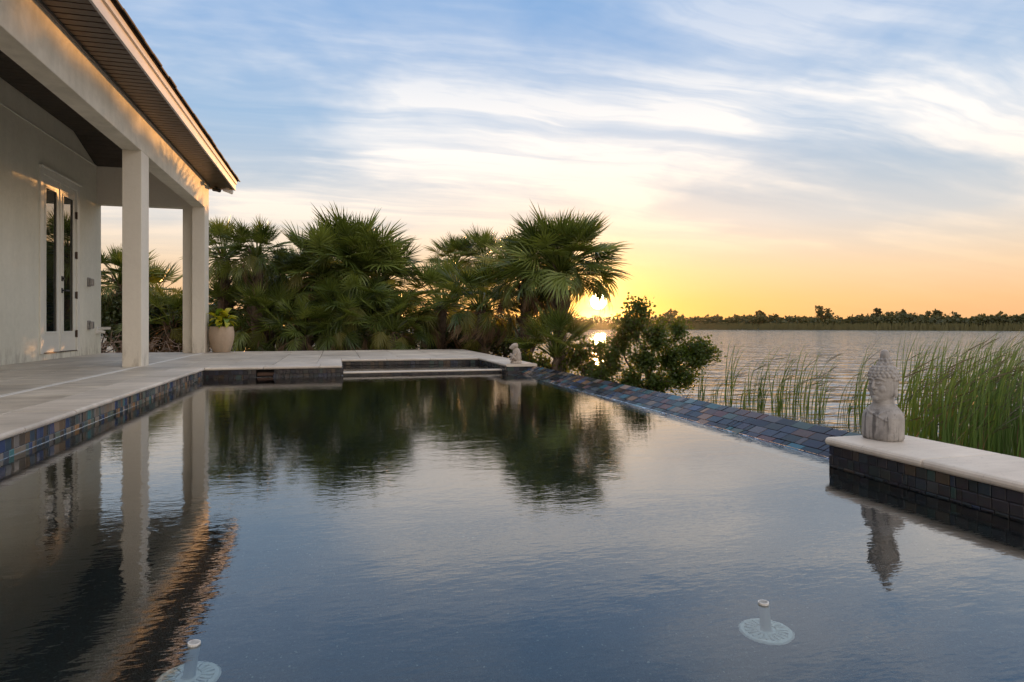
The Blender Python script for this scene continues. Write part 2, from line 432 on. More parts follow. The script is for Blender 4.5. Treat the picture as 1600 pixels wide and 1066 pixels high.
def m_ground():
    m, t, b = new_mat('bank_soil'); P = geo_co(t)
    n = t.noise(P, .6, 5, .6); n2 = t.noise(P, 9, 6, .65)
    col = t.mix(t.maprange(n, .35, .65), (.055, .045, .028), (.045, .058, .022))
    col = t.mix(t.maprange(n2, .45, .7), col, (.13, .10, .065))
    t.put(b.inputs['Base Color'], col); b.inputs['Roughness'].default_value = .95
    bump(t, b, n2, .8, .03)
    return m
M_GROUND = m_ground()
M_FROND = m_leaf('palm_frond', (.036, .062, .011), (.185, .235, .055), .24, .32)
M_FROND_Y = m_leaf('palm_frond_yellow', (.10, .12, .025), (.17, .165, .040), .3, .45)
M_FROND_D = m_leaf('palm_frond_dead', (.13, .085, .050), (.23, .165, .105), .2, .8)
M_TRUNK = m_plain('palm_trunk', (.105, .075, .052), .9, var=.5, scale=14)
M_SHRUB = m_leaf('shrub_leaf', (.050, .085, .016), (.12, .165, .030), .48, .42)
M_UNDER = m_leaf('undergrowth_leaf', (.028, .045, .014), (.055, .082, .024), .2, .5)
M_TWIG = m_plain('twig', (.10, .075, .055), .9, var=.4, scale=30)
M_DRYTWIG = m_plain('dry_twig', (.24, .19, .15), .9, var=.35, scale=30)
M_REED = m_leaf('reed_blade', (.034, .085, .013), (.082, .150, .028), .16, .5)
M_REED_TIP = m_leaf('reed_tip', (.035, .036, .018), (.075, .072, .036), .12, .6)
M_FAR = m_leaf('far_foliage', (.040, .048, .018), (.085, .090, .034), .2, .7)
M_FARREED = m_leaf('far_reed', (.060, .066, .024), (.11, .10, .040), .2, .7)
M_CROTON = m_leaf('croton_yellow', (.34, .36, .02), (.52, .46, .03), .3, .4)
M_CROTON_G = m_leaf('croton_green', (.06, .12, .022), (.17, .26, .03), .3, .38)
M_POT = m_stucco('pot_clay', (.40, .30, .215), (.54, .42, .31), 26, .3)

# ------------------------------------------------------------------ setting: ground, lake, pool basin, water
def smooth(e0, e1, x):
    t = max(0.0, min(1.0, (x - e0) / (e1 - e0))); return t * t * (3 - 2 * t)
def land(x, y):
    w = .45 * noise.noise(Vector((x * .35, y * .35, 3.1))) + .2 * noise.noise(Vector((x * 1.1, y * 1.1, 8.0)))
    a, b = 6.3 - x, 24.0 - y
    s = min(a, b) if min(a, b) < 0 or max(a, b) > 4 else min(a, b)
    return s + w
def ground_z(x, y):
    rr = math.hypot(x, y)
    s = land(x, y)
    z = LAKE - 1.4 + 1.4 * smooth(-5, 0, s) + (GROUND - LAKE) * smooth(0, 3.6, s)
    far = rr - 173 + 5 * noise.noise(Vector((x * .02, y * .02, 0)))
    z = max(z, LAKE - 1.4 + 2.2 * smooth(-4, 8, far))
    if -3.75 < x < 2.36 and -4.9 < y < 12.15: z = -1.75
    elif s > 1: z += .05 * noise.noise(Vector((x * .9, y * .9, 1)))
    return z
def axis(extra):
    v = [i * .5 for i in range(-44, 45)]; s = .6; x = 22.0
    while x < 5200:
        x += s; s *= 1.16 if x < 120 or x > 240 else 1.02; v += [x, -x]
    return sorted(set(round(a, 3) for a in v + extra))
def build_ground():
    xs, ys = axis([-3.8, -3.74, 2.35, 2.37]), axis([12.14, 12.16, -4.89, -4.92])
    vs = [(x, y, ground_z(x, y)) for y in ys for x in xs]; n = len(xs)
    fs = [(j * n + i, j * n + i + 1, (j + 1) * n + i + 1, (j + 1) * n + i) for j in range(len(ys) - 1) for i in range(n - 1)]
    prop(link('ground', raw('ground', vs, fs, M_GROUND, True)), kind='structure')
build_ground()
b = MB()
b.add([(3.2, -5000, LAKE), (5000, -5000, LAKE), (5000, 5000, LAKE), (3.2, 5000, LAKE), (-5000, 14, LAKE), (3.2, 14, LAKE), (-5000, 5000, LAKE)], [(0, 1, 2, 5), (5, 2, 3), (4, 5, 3, 6)])
b.v = [(3.2, -5000, LAKE), (5000, -5000, LAKE), (5000, 14, LAKE), (3.2, 14, LAKE), (-5000, 14, LAKE), (5000, 5000, LAKE), (-5000, 5000, LAKE)]
b.f = [(0, 1, 2, 3), (4, 3, 2, 5, 6)]
prop(b.build('lake', M_LAKE), kind='structure')

XL, XR = -1.43, 1.99                      # pool faces
YF, YN = 7.74, -2.6
SPX0, SPX1, SPY = 0.07, 1.99, 9.06        # spa recess
b = MB()                                  # basin: sun shelf, riser, deep floor, walls
SH, DP, YS = -.262, -1.35, 2.7
b.add([(XL, YN, SH), (XR + .4, YN, SH), (XR + .4, YS, SH), (XL, YS, SH)], [(0, 1, 2, 3)])
b.add([(XL, YS, SH), (XR + .4, YS, SH), (XR + .4, YS, DP), (XL, YS, DP)], [(0, 1, 2, 3)])
b.add([(XL, YS, DP), (XR + .4, YS, DP), (XR + .4, YF + .1, DP), (XL, YF + .1, DP)], [(0, 1, 2, 3)])
b.add([(SPX0 - .1, YF, -.55), (SPX1, YF, -.55), (SPX1, SPY + .1, -.55), (SPX0 - .1, SPY + .1, -.55)], [(0, 1, 2, 3)])
b.add([(XL - .3, YN, -1.4), (XR + .4, YN, -1.4), (XR + .4, YN, -.04), (XL - .3, YN, -.04)], [(0, 1, 2, 3)])
prop(b.build('pool_basin', M_PEBBLE), kind='structure')
b = MB(); b.add([(XL, YN, WATER), (2.17, YN, WATER), (2.17, YF, WATER), (XL, YF, WATER)], [(0, 1, 2, 3)])
men = [(0.0, .0065), (.0012, .0036), (.0035, .0016), (.0075, .0004)]       # water climbing the wall in a small fillet
for q0, q1 in zip(men, men[1:]):
    b.add([(XL + .001 + q0[0], YN, WATER + q0[1]), (XL + .001 + q1[0], YN, WATER + q1[1]), (XL + .001 + q1[0], YF, WATER + q1[1]), (XL + .001 + q0[0], YF, WATER + q0[1])], [(0, 1, 2, 3)])
    xs_ = 2.125; b.add([(xs_ - q0[0], 2.27, WATER + q0[1] * .8), (xs_ - q1[0], 2.27, WATER + q1[1] * .8), (xs_ - q1[0], 7.5, WATER + q1[1] * .8), (xs_ - q0[0], 7.5, WATER + q0[1] * .8)], [(0, 1, 2, 3)])
    b.add([(XL, YF - .001 - q0[0], WATER + q0[1]), (XL, YF - .001 - q1[0], WATER + q1[1]), (SPX0, YF - .001 - q1[0], WATER + q1[1]), (SPX0, YF - .001 - q0[0], WATER + q0[1])], [(0, 1, 2, 3)])
prop(b.build('pool_water', M_WATER), kind='structure')
SPW = -.086
b = MB(); b.add([(SPX0, YF + .11, SPW), (SPX1, YF + .11, SPW), (SPX1, SPY, SPW), (SPX0, SPY, SPW)], [(0, 1, 2, 3)])
prop(b.build('spa_water', M_WATER), kind='structure')

# ------------------------------------------------------------------ deck: base slab, pavers, drain strip
random.seed(11)
b = MB()
b.box(-5.2, -1.75, -4.85, 12.2, -.9, -.034); b.box(-1.75, -.26, 8.06, 12.2, -.9, -.034); b.box(-.26, 1.97, 9.37, 12.2, -.9, -.034)
b.box(-1.75, 2.3, -4.85, -2.62, -.9, -.034)
deck = prop(b.build('deck', M_JOINT), kind='structure'); WO[deck.name] = Vector((0, 0, 0))
PAV = {}
def paver(x0, x1, y0, y1, name='paver', mat=M_PAVER, top=0.0, thick=.033):
    g = .0032
    key = (round(x1 - x0, 3), round(y1 - y0, 3), name)
    if key not in PAV:
        hx, hy, c = (x1 - x0) / 2 - g, (y1 - y0) / 2 - g, .003
        vs = [(sx * hx, sy * hy, z) for z in (-thick, -c) for sx, sy in ((-1, -1), (1, -1), (1, 1), (-1, 1))]
        vs += [(sx * (hx - c), sy * (hy - c), 0) for sx, sy in ((-1, -1), (1, -1), (1, 1), (-1, 1))]
        fs = [(8, 9, 10, 11)] + [(l * 4 + k, l * 4 + (k + 1) % 4, l * 4 + 4 + (k + 1) % 4, l * 4 + 4 + k) for l in (0, 1) for k in range(4)]
        PAV[key] = raw(name, vs, fs, mat)
    return link(name, PAV[key], deck, ((x0 + x1) / 2, (y0 + y1) / 2, top + random.uniform(-.0012, .0008)))
def span(a, z, step):
    v = [a]
    while v[-1] + step * 1.35 < z: v.append(v[-1] + step)
    return v + [z]
ysA = span(-2.6, 12.2, .61)
for col, (x0, x1) in enumerate(((-3.80, -3.27), (-3.27, -2.74), (-2.74, -2.205), (-2.145, -1.725))):
    ys = ysA if col % 2 == 0 else [ysA[0]] + [y + .3 for y in ysA[:-2]] + [ysA[-1]]
    for y0, y1 in zip(ys, ys[1:]):
        paver(x0, x1, y0, y1)
for y0, y1 in zip(span(-2.6, 12.2, 1.5), span(-2.6, 12.2, 1.5)[1:]):
    paver(-2.205, -2.145, y0, y1, 'drain_strip', M_STRIP, .001)
for x0, x1 in ((-1.725, -1.23), (-1.23, -.735), (-.735, -.235)):
    for y0, y1 in zip(span(8.03, 12.2, .6), span(8.03, 12.2, .6)[1:]): paver(x0, x1, y0, y1)
for x0, x1 in ((-.235, .32), (.32, .875), (.875, 1.43), (1.43, 1.975)):
    for y0, y1 in zip(span(9.345, 12.2, .6), span(9.345, 12.2, .6)[1:]): paver(x0, x1, y0, y1)
paver(-1.725, -1.412, 7.722, 8.033, 'paver', M_PAVER)
# coping stones: flat slab with a rounded nose
def nose_profile(w, t=.032, both=False):
    p = [(w if not both else w - t / 2, -t), ]
    if both: p = [(w - t / 2 * (1 - math.sin(a)), -t / 2 - t / 2 * math.cos(a)) for a in [i * math.pi / 6 for i in range(7)]]
    else: p = [(w, -t), (w, 0)]
    p += [(t / 2 * (1 - math.sin(a)), -t / 2 + t / 2 * math.cos(a)) for a in [i * math.pi / 6 for i in range(7)]]
    return p
def coping(p0, p1, inward, w, parent, n=None, length=.61, both=False, ends=(0, 0)):
    """run of stones from p0 to p1 (nose line, deck level); inward = unit vector away from the water"""
    p0, p1 = Vector((*p0, 0)), Vector((*p1, 0)); L = (p1 - p0).length; d = (p1 - p0) / L
    cuts = span(0, L, length)
    for a, z in zip(cuts, cuts[1:]):
        m = MB(); c = p0 + d * (a + z) / 2 + Vector((0, 0, random.uniform(-.001, .001)))
        m.extrude(nose_profile(w, both=both), d * (-(z - a) / 2 + .0028), d * ((z - a) / 2 - .0028), (*inward, 0))
        link('coping_stone', m.mesh('coping_stone', M_COPING), parent, c)
coping((-1.41, -2.6), (-1.41, 7.72), (-1, 0), .315, deck)
coping((-1.41, 7.72), (.06, 7.72), (0, 1), .315, deck)
coping((.06, 8.03), (.06, 9.34), (-1, 0), .295, deck)
coping((.06, 9.04), (1.97, 9.04), (0, 1), .305, deck)

# ------------------------------------------------------------------ tiled pool walls
TILES = {}
def tile(parent, c, size, mat, rot=(0, 0, 0)):
    """one glass tile: size (along, across); lies in the local xy plane, normal +z, then rotated"""
    mat = mat or M_TILE; key = (round(size[0], 3), round(size[1], 3), mat.name)
    if key not in TILES:
        hx, hy, e = size[0] / 2 - .0015, size[1] / 2 - .0015, .0015
        q = ((-1, -1), (1, -1), (1, 1), (-1, 1))
        vs = [(a * hx, b_ * hy, -.006) for a, b_ in q] + [(a * hx, b_ * hy, .003) for a, b_ in q] + [(a * (hx - e), b_ * (hy - e), .0045) for a, b_ in q]
        fs = [(8, 9, 10, 11)] + [(l * 4 + k, l * 4 + (k + 1) % 4, l * 4 + 4 + (k + 1) % 4, l * 4 + 4 + k) for l in (0, 1) for k in range(4)]
        TILES[key] = raw('tile', vs, fs, mat)
    o = link('tile', TILES[key], parent, c)
    e = Euler(rot).to_matrix() @ Euler((random.gauss(0, .02), random.gauss(0, .02), 0)).to_matrix()
    o.rotation_euler = e.to_euler()
    return o
def tile_face(parent, p0, p1, nrm, z_top, rows, h, length=.1, stag=.5, skip=None, mat=None):
    """courses of tiles on a vertical face running p0->p1 with outward normal nrm"""
    p0, p1 = Vector((*p0, 0)), Vector((*p1, 0)); L = (p1 - p0).length; d = (p1 - p0) / L
    n = Vector((*nrm, 0)); up = Vector((0, 0, 1))
    M = Matrix((d, up, n)).transposed()
    if M.determinant() < 0: M = Matrix((-d, up, n)).transposed()
    e = M.to_euler()
    for r in range(rows):
        x = -random.uniform(0, stag) * length
        while x < L - .01:
            w = length * random.choice((.45, .7, 1, 1, 1.2))
            a, z = max(0, x), min(L, x + w)
            x += w
            if z - a < .012 or (skip and skip[0] < (a + z) / 2 < skip[1]): continue
            tile(parent, p0 + d * (a + z) / 2 + up * (z_top - h * (r + .5)) + n * .002, (z - a, h), mat or M_TILE_SHADED, e)

TT = -.033                                     # top of the tile band, under the coping
pw = empty('pool_wall', (-1.58, 2.6, -.9), 'long tiled pool wall below the house terrace coping', 'pool wall')
b = MB(); b.box(-1.75, XL - .004, YN, YF + .004, -1.4, -.0335); b.build('wall_core', M_GROUT, pw)
tile_face(pw, (XL - .004, 2.3), (XL - .004, YF), (1, 0), TT, 2, .056, .050, mat=M_TILE_TAN)
b = MB(); b.box(XL - .004, XL - .0005, YN, 2.298, -.145, TT - .002); prop(b.build('tile_band', M_TILE_TAN, pw), kind='stuff')
pf = empty('pool_wall', (-.7, 7.9, -.9), 'short tiled end wall with a dark skimmer opening at the far deck', 'pool wall')
SK0, SK1 = -.885, -.69
b = MB()
b.box(XL - .3, SK0, YF + .004, 8.05, -1.4, -.0335); b.box(SK1, SPX0 - .004, YF + .004, 8.05, -1.4, -.0335)
b.box(SK0, SK1, YF + .004, 8.05, -1.4, -.19); b.box(SK0, SK1, YF + .22, 8.05, -.19, -.0335)
b.box(SPX0 - .3, SPX0 - .004, 8.05, SPY + .3, -.9, -.0335)
b.build('wall_core', M_GROUT, pf)
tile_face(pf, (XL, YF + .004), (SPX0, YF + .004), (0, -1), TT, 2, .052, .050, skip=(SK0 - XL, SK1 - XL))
b = MB(); b.box(SK0 + .002, SK1 - .002, YF + .12, YF + .13, -.11, -.075); b.box(SK0 + .002, SK1 - .002, YF + .03, YF + .045, -.135, -.118)
b.build('skimmer_flap', m_plain('skimmer_brown', (.17, .09, .06), .5), pf)
sw = empty('spa_wall', (1.0, 9.2, -.9), 'dark tiled wall at the back of the raised spa under the far coping', 'pool wall')
b = MB(); b.box(SPX0, SPX1, SPY + .004, SPY + .31, -.9, -.0335); b.build('wall_core', M_GROUT, sw)
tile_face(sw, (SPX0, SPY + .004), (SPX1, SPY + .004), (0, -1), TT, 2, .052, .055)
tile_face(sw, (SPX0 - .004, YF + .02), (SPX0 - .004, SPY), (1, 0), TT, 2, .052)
dm = empty('spa_dam', (1.0, 7.8, -.9), 'low spa dam with a pale stone cap just above the pool water', 'pool wall')
b = MB(); b.box(SPX0 + .001, SPX1 - .001, YF + .004, YF + .11, -.9, -.100); b.build('wall_core', M_GROUT, dm)
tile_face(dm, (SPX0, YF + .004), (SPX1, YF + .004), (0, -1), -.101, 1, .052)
b = MB(); b.extrude(nose_profile(.115, .020), (SPX0 + .002, YF - .01, -.079), (SPX1 - .002, YF - .01, -.079), (0, 1, 0))
b.build('cap_stone', M_COPING, dm)

# sloping vanishing edge
VY0, VY1 = 2.27, 7.50
ve = empty('vanishing_edge_wall', (2.2, 4.9, -.95), 'sloping wall of multicoloured glass tiles along the lake side of the pool', 'pool wall')
sx0, sz0, sx1, sz1 = 1.985, -.178, 2.345, -.032
b = MB()
b.extrude([(sx0, -1.4), (sx0, sz0 - .004), (sx1, sz1 - .004), (sx1 + .03, sz1 - .012), (sx1 + .03, -1.4)], (0, VY0, 0), (0, VY1, 0), (1, 0, 0))
b.build('wall_core', M_GROUT, ve)
sl_a = math.atan2(sz1 - sz0, sx1 - sx0); sl_L = math.hypot(sx1 - sx0, sz1 - sz0)
rows = 6; rh = sl_L / rows
udir = Vector((math.cos(sl_a), 0, math.sin(sl_a))); ndir = Vector((-math.sin(sl_a), 0, math.cos(sl_a)))
esl = Matrix((Vector((0, 1, 0)), -udir, ndir)).transposed()
if esl.determinant() < 0: esl = Matrix((Vector((0, -1, 0)), -udir, ndir)).transposed()
esl = esl.to_euler()
sub = MB()
for r in range(rows):
    y = VY0 - random.uniform(0, .1)
    while y < VY1 - .01:
        w = .100 * random.choice((.42, .7, 1, 1, 1.2)); a, z = max(VY0, y), min(VY1, y + w); y += w
        if z - a < .012: continue
        p = Vector((sx0, (a + z) / 2, sz0)) + udir * rh * (r + .5)
        if r >= 2: tile(ve, p, (round(z - a, 2) if (a > VY0 and z < VY1) else z - a, rh), None, esl)
        else: sub.box(-(z - a) / 2 + .002, (z - a) / 2 - .002, -rh / 2 + .002, rh / 2 - .002, -.006, .003, Matrix.Translation(p) @ esl.to_matrix().to_4x4())
prop(sub.build('submerged_tiles', M_TILE, ve), kind='stuff')

# far pier (X 1.99..2.36) and near plinth, both with coping caps
pr = empty('statue_pier', (2.18, 9.8, -.9), 'narrow tiled pier at the far end carrying the small figurine', 'pier')
b = MB(); b.box(XR + .004, 2.345, VY1 + .004, 12.19, -1.4, -.0335); b.build('wall_core', M_GROUT, pr)
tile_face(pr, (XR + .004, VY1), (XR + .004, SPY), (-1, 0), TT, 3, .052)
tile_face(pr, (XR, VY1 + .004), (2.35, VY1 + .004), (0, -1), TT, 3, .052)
coping((1.972, 12.2), (1.972, 7.476), (1, 0), .395, pr, both=True)
pl = empty('statue_plinth', (2.2, 0, -.9), 'low tiled wall with pale coping carrying the large stone bust', 'plinth')
b = MB(); b.box(XR + .034, 2.375, YN, VY0 - .004, -1.4, -.0335); b.build('wall_core', M_GROUT, pl)
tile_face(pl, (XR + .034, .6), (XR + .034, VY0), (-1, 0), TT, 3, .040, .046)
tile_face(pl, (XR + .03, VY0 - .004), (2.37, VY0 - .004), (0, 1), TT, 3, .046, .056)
def plinth_cap():
    t = .034
    for i, (y0, y1) in enumerate(((1.81, 2.285), (1.20, 1.81), (.59, 1.20), (-.02, .59), (-.63, -.02), (-1.24, -.63))):
        m = MB(); c = Vector((2.2, (y0 + y1) / 2, 0))
        m.extrude(nose_profile(.39, t, True), (2.005, y0 + .0028, 0), (2.005, y1 - .0028, 0), (1, 0, 0))
        o = link('coping_stone', m.mesh('coping_stone', M_COPING, False, c), pl, c)
        if i == 0:
            md = o.modifiers.new('bevel', 'BEVEL'); md.width = .008; md.segments = 3; md.limit_method = 'ANGLE'; md.angle_limit = R(60)
plinth_cap()

# ------------------------------------------------------------------ house
H = empty('house', (-4.6, 6, 0), 'pale stucco house with deep eaves and a columned porch beside the pool', 'house')
WX = -3.80; BX0, BX1 = -2.345, -2.147; YE = 12.12; HY0 = -2.5
DY0, DY1, DZ0, DZ1 = 9.86, 11.10, .085, 2.53        # door opening
b = MB()
def prism(m, poly, x0, x1):                        # polygon in (y, z) extruded along x
    n = len(poly)
    m.add([(x0, y, z) for y, z in poly] + [(x1, y, z) for y, z in poly],
          [tuple(range(n)), tuple(range(2 * n - 1, n - 1, -1))] + [(k, (k + 1) % n, n + (k + 1) % n, n + k) for k in range(n)])
ZL = 3.075
prism(b, [(HY0, -.3), (DY0, -.3), (DY0, ZL), (HY0, ZL)], -4.0, WX)
prism(b, [(DY1, -.3), (YE, -.3), (YE, ZL), (DY1, ZL)], -4.0, WX)
prism(b, [(DY0, DZ1), (DY1, DZ1), (DY1, ZL), (DY0, ZL)], -4.0, WX)
prism(b, [(DY0, -.3), (DY1, -.3), (DY1, DZ0), (DY0, DZ0)], -4.0, WX)
b.build('wall', M_WALL, H)
b = MB(); prism(b, [(HY0, ZL), (YE - .02, ZL), (11.86, 3.10), (11.0, 3.38), (HY0, 3.38)], -4.0, WX - .014); b.build('upper_wall', M_WALL, H)
b = MB(); b.box(WX + .0005, WX + .012, HY0, YE - .2, ZL - .014, ZL - .001); b.build('wall_ledge', M_DOOR, H)
b = MB(); b.box(-9.5, -4.004, HY0, YE, -.3, 3.0); b.build('house_body', M_WALL, H)
b = MB(); b.box(BX0, BX1, HY0, YE, 2.458, 3.12); b.build('porch_beam', M_BEAM, H, bevel=.006)
b = MB(); b.box(WX, BX0 - .002, 11.92, YE - .003, 2.46, 3.10); b.build('end_beam', M_COLUMN, H)
for y0, y1 in ((.85, 1.15), (4.50, 4.80), (8.146, 8.446)):
    b = MB(); b.box(BX0 + .001, BX1 - .001, y0, y1, -.034, 2.459); b.build('column', M_COLUMN, H, bevel=.005)
b = MB(); b.box(BX0 + .001, BX1 - .001, 11.77, YE - .001, -.034, 2.459); b.build('column', M_COLUMN, H, bevel=.005)
b = MB(); b.box(-2.52, BX0 - .001, 11.925, YE - .005, -.034, 2.461); b.build('pilaster', M_COLUMN, H, bevel=.004)
# porch ceiling: planks on a shallow tray
def ceil_z(x, y):
    p = min(3.37, 3.09 + (BX0 - x) * .62)
    return min(p, 3.37 - max(0, y - 10.98) * .315)
b = MB(); b.box(WX - .2, BX0, HY0, YE - .05, 3.386, 3.396); cl = b.build('ceiling', M_DARKWOOD, H)
pmesh = {}
y = HY0
while y < 11.90:
    w = .118; xs = [BX0 - .001, -2.80, WX + .001]
    m = MB(); top = []
    for yy in (y + .003, y + w - .003):
        for x in xs: m.v.append((x, yy, ceil_z(x, yy)))
    for yy in (y + .003, y + w - .003):
        for x in xs: m.v.append((x, yy, ceil_z(x, yy) + .012))
    m.f = [(0, 1, 4, 3), (1, 2, 5, 4), (6, 9, 10, 7), (7, 10, 11, 8), (0, 6, 7, 1), (1, 7, 8, 2), (3, 4, 10, 9), (4, 5, 11, 10)]
    m.build('ceiling_plank', M_DARKWOOD, cl)
    y += w
# soffit
SZ = 2.897; EX = -1.775; EY = 12.37
b = MB(); b.box(BX1 + .001, EX, HY0, EY, SZ + .012, SZ + .020); b.box(-9.5, BX1, YE + .002, EY, SZ + .001, SZ + .018)
sf = b.build('soffit', M_BLACK, H)
me = None; y = HY0
while y < EY - .05:
    if me is None:
        m = MB(); w = .104
        m.v = [(x, yy, z) for x in (BX1 + .002, EX - .001) for yy, z in ((.002, .014), (.002, 0), (.088, 0), (.094, .006), (.102, .006), (.102, .014))]
        m.f = [(k, (k + 1) % 6, 6 + (k + 1) % 6, 6 + k) for k in range(6)] + [(0, 1, 2, 3, 4, 5), (11, 10, 9, 8, 7, 6)]
        me = m.mesh('soffit_plank', M_SOFFIT)
    link('soffit_plank', me, sf, (0, y, SZ - .002)); y += .104
b = MB(); b.box(BX1, BX1 + .018, HY0, YE + .01, SZ - .026, SZ - .004); b.build('soffit_trim', M_GREY, H)
# fascia boards and drip edge in lengths
fy = [HY0, .9, 4.35, 6.9, 9.6, EY]
for i, (y0, y1) in enumerate(zip(fy, fy[1:])):
    b = MB(); b.box(EX, EX + .022, y0 + .001, y1 - .001, SZ - .016, SZ + .088); b.build('fascia_board', M_FASCIA, H)
    b = MB(); b.box(EX, EX + .044, y0 - .14, y1 - .142 if i < 4 else y1 + .02, SZ + .0885, SZ + .148); b.build('drip_edge', M_DRIP, H)
b = MB(); b.box(-9.5, EX + .022, EY + .001, EY + .022, SZ - .016, SZ + .088); b.build('fascia_board', M_FASCIA, H)
b = MB(); b.box(-9.5, EX - .001, EY + .001, EY + .044, SZ + .0885, SZ + .148); b.build('drip_edge', M_DRIP, H)
# roof: hip slabs
RZ = SZ + .150; k = .42
def roof_z(d): return RZ + k * d
b = MB(); ex, ey, rx = EX + .06, EY + .06, -6.6; dd = ex - rx
b.add([(ex, HY0, RZ), (ex, ey, RZ), (rx, ey - dd, roof_z(dd)), (rx, HY0, roof_z(dd)), (2 * rx - ex, ey, RZ), (2 * rx - ex, HY0, RZ)],
      [(0, 1, 2, 3), (1, 4, 2), (4, 5, 3, 2)])
b.add([(x, y, z + .02) for x, y, z in b.v[:6]], [(0, 1, 2, 3), (1, 4, 2), (4, 5, 3, 2)])
rf = b.build('roof', M_SHINGLE, H)
y = HY0; me = None; random.seed(3)
while y < ey - .2:
    m = MB(); m.box(-.17, .012, .002, .298, 0, .012)
    me = me or m.mesh('shingle', M_SHINGLE)
    o = link('shingle', me, rf, (ex + .012 + random.uniform(-.006, .008), y, RZ + .012 + random.uniform(0, .006)), (0, math.atan(k), 0)); y += .3
# french door
b = MB()
b.box(WX - .09, WX + .022, DY0 - .05, DY0 + .045, DZ0, DZ1 + .05); b.box(WX - .09, WX + .022, DY1 - .045, DY1 + .05, DZ0, DZ1 + .05)
b.box(WX - .09, WX + .022, DY0 + .0455, DY1 - .0455, DZ1 - .04, DZ1 + .05)
b.box(WX - .1, WX + .05, DY0 - .06, DY1 + .06, DZ1 + .051, DZ1 + .075)
b.build('door_frame', M_DOOR, H, bevel=.006)
b = MB(); b.box(WX - .09, WX + .018, DY0 + .046, DY1 - .046, DZ0 + .0005, DZ0 + .010); b.build('threshold', M_HINGE, H)
mid = (DY0 + DY1) / 2
for s, (y0, y1) in enumerate(((DY0 + .048, mid - .003), (mid + .003, DY1 - .048))):
    z0, z1 = DZ0 + .012, DZ1 - .045; g0, g1, h0, h1 = y0 + .10, y1 - .10, z0 + .27, z1 - .14
    b = MB()
    prism(b, [(y0, z0), (g0, z0), (g0, z1), (y0, z1)], WX - .05, WX - .002); prism(b, [(g1, z0), (y1, z0), (y1, z1), (g1, z1)], WX - .05, WX - .002)
    prism(b, [(g0, z0), (g1, z0), (g1, h0), (g0, h0)], WX - .05, WX - .002); prism(b, [(g0, h1), (g1, h1), (g1, z1), (g0, z1)], WX - .05, WX - .002)
    lf = b.build('door_leaf', M_DOOR, H)
    b = MB(); prism(b, [(g0 + .001, h0 + .001), (g1 - .001, h0 + .001), (g1 - .001, h1 - .001), (g0 + .001, h1 - .001)], WX - .020, WX - .014); b.build('pane', M_GLASS, lf)
    b = MB(); q = .016
    for (a0, a1, c0, c1) in ((g0 - q, g0 + q, h0 - q, h1 + q), (g1 - q, g1 + q, h0 - q, h1 + q)): prism(b, [(a0, c0), (a1, c0), (a1, c1), (a0, c1)], WX - .0015, WX + .006)
    for (a0, a1, c0, c1) in ((g0 + q, g1 - q, h0 - q, h0 + q), (g0 + q, g1 - q, h1 - q, h1 + q)): prism(b, [(a0, c0), (a1, c0), (a1, c1), (a0, c1)], WX - .0015, WX + .006)
    b.build('glazing_bead', M_DOOR, lf, bevel=.004)
    if s == 1:
        hy = y0 + .055
        b = MB(); b.box(WX - .0018, WX + .008, hy - .028, hy + .028, .93, 1.0); b.tube([(WX + .006, hy, .965), (WX + .055, hy, .965)], .011); b.tube([(WX + .05, hy - .01, .965), (WX + .052, hy + .12, .968)], .010); b.build('door_handle', M_BLACK, lf)
        b = MB(); b.box(WX - .0018, WX + .012, hy - .03, hy + .03, 1.10, 1.17); b.tube([(WX + .01, hy, 1.135), (WX + .034, hy, 1.135)], .016, 12); b.build('deadbolt', M_BLACK, lf)
        for hz in (.34, .92, 1.52, 2.12):
            b = MB(); b.tube([(WX + .012, y1 + .004, hz - .055), (WX + .012, y1 + .004, hz + .055)], .012); b.box(WX - .0017, WX + .004, y1 - .03, y1 + .003, hz - .05, hz + .05); b.build('hinge', M_HINGE, lf)
        b = MB(); b.box(WX - .0019, WX + .009, y0 - .012, y0 + .014, z0, z1); b.build('astragal', M_DOOR, lf)
for z in (.47, 1.15):
    b = MB(); b.box(WX, WX + .022, 11.50, 11.60, z - .07, z + .07); o = b.build('outlet_cover', M_GREY, H, bevel=.004)
    b = MB(); b.box(WX + .0225, WX + .075, 11.51, 11.59, z - .06, z + .055); b.build('weather_lid', M_GREY, o, bevel=.012)
b = MB(); b.box(WX + .001, WX + .02, 11.86, 11.98, .33, .44); b.tube([(WX + .01, 11.92, .40), (WX + .10, 11.95, .405), (WX + .19, 11.96, .41)], [.014, .014, .012]); b.tube([(WX + .01, 11.90, .36), (WX + .07, 11.92, .36), (WX + .12, 11.93, .35)], [.024, .026, .022]); b.box(WX + .03, WX + .20, 11.93, 11.95, .425, .436)
b.build('hose_bracket', M_PVC, H)
for (x, y, s) in ((-2.05, 12.22, 0), (-1.87, 12.26, 1)):
    b = MB(); b.tube([(x, y, SZ - .004), (x, y, SZ - .016)], .035, 14); o = b.build('flood_light', M_BLACK if s == 0 else M_PVC, H)
    b = MB(); b.tube([(x, y, SZ - .014), (x + .01, y - .01, SZ - .05)], .008); dx = (.06, -.05) if s == 0 else (.07, .04)
    b.tube([(x + .01 - dx[0], y - .01 - dx[1], SZ - .045), (x + .01, y - .01, SZ - .055), (x + .01 + dx[0], y - .01 + dx[1], SZ - .075)], [.026, .032, .034], 14)
    b.build('lamp_head', M_BLACK if s == 0 else M_PVC, o)

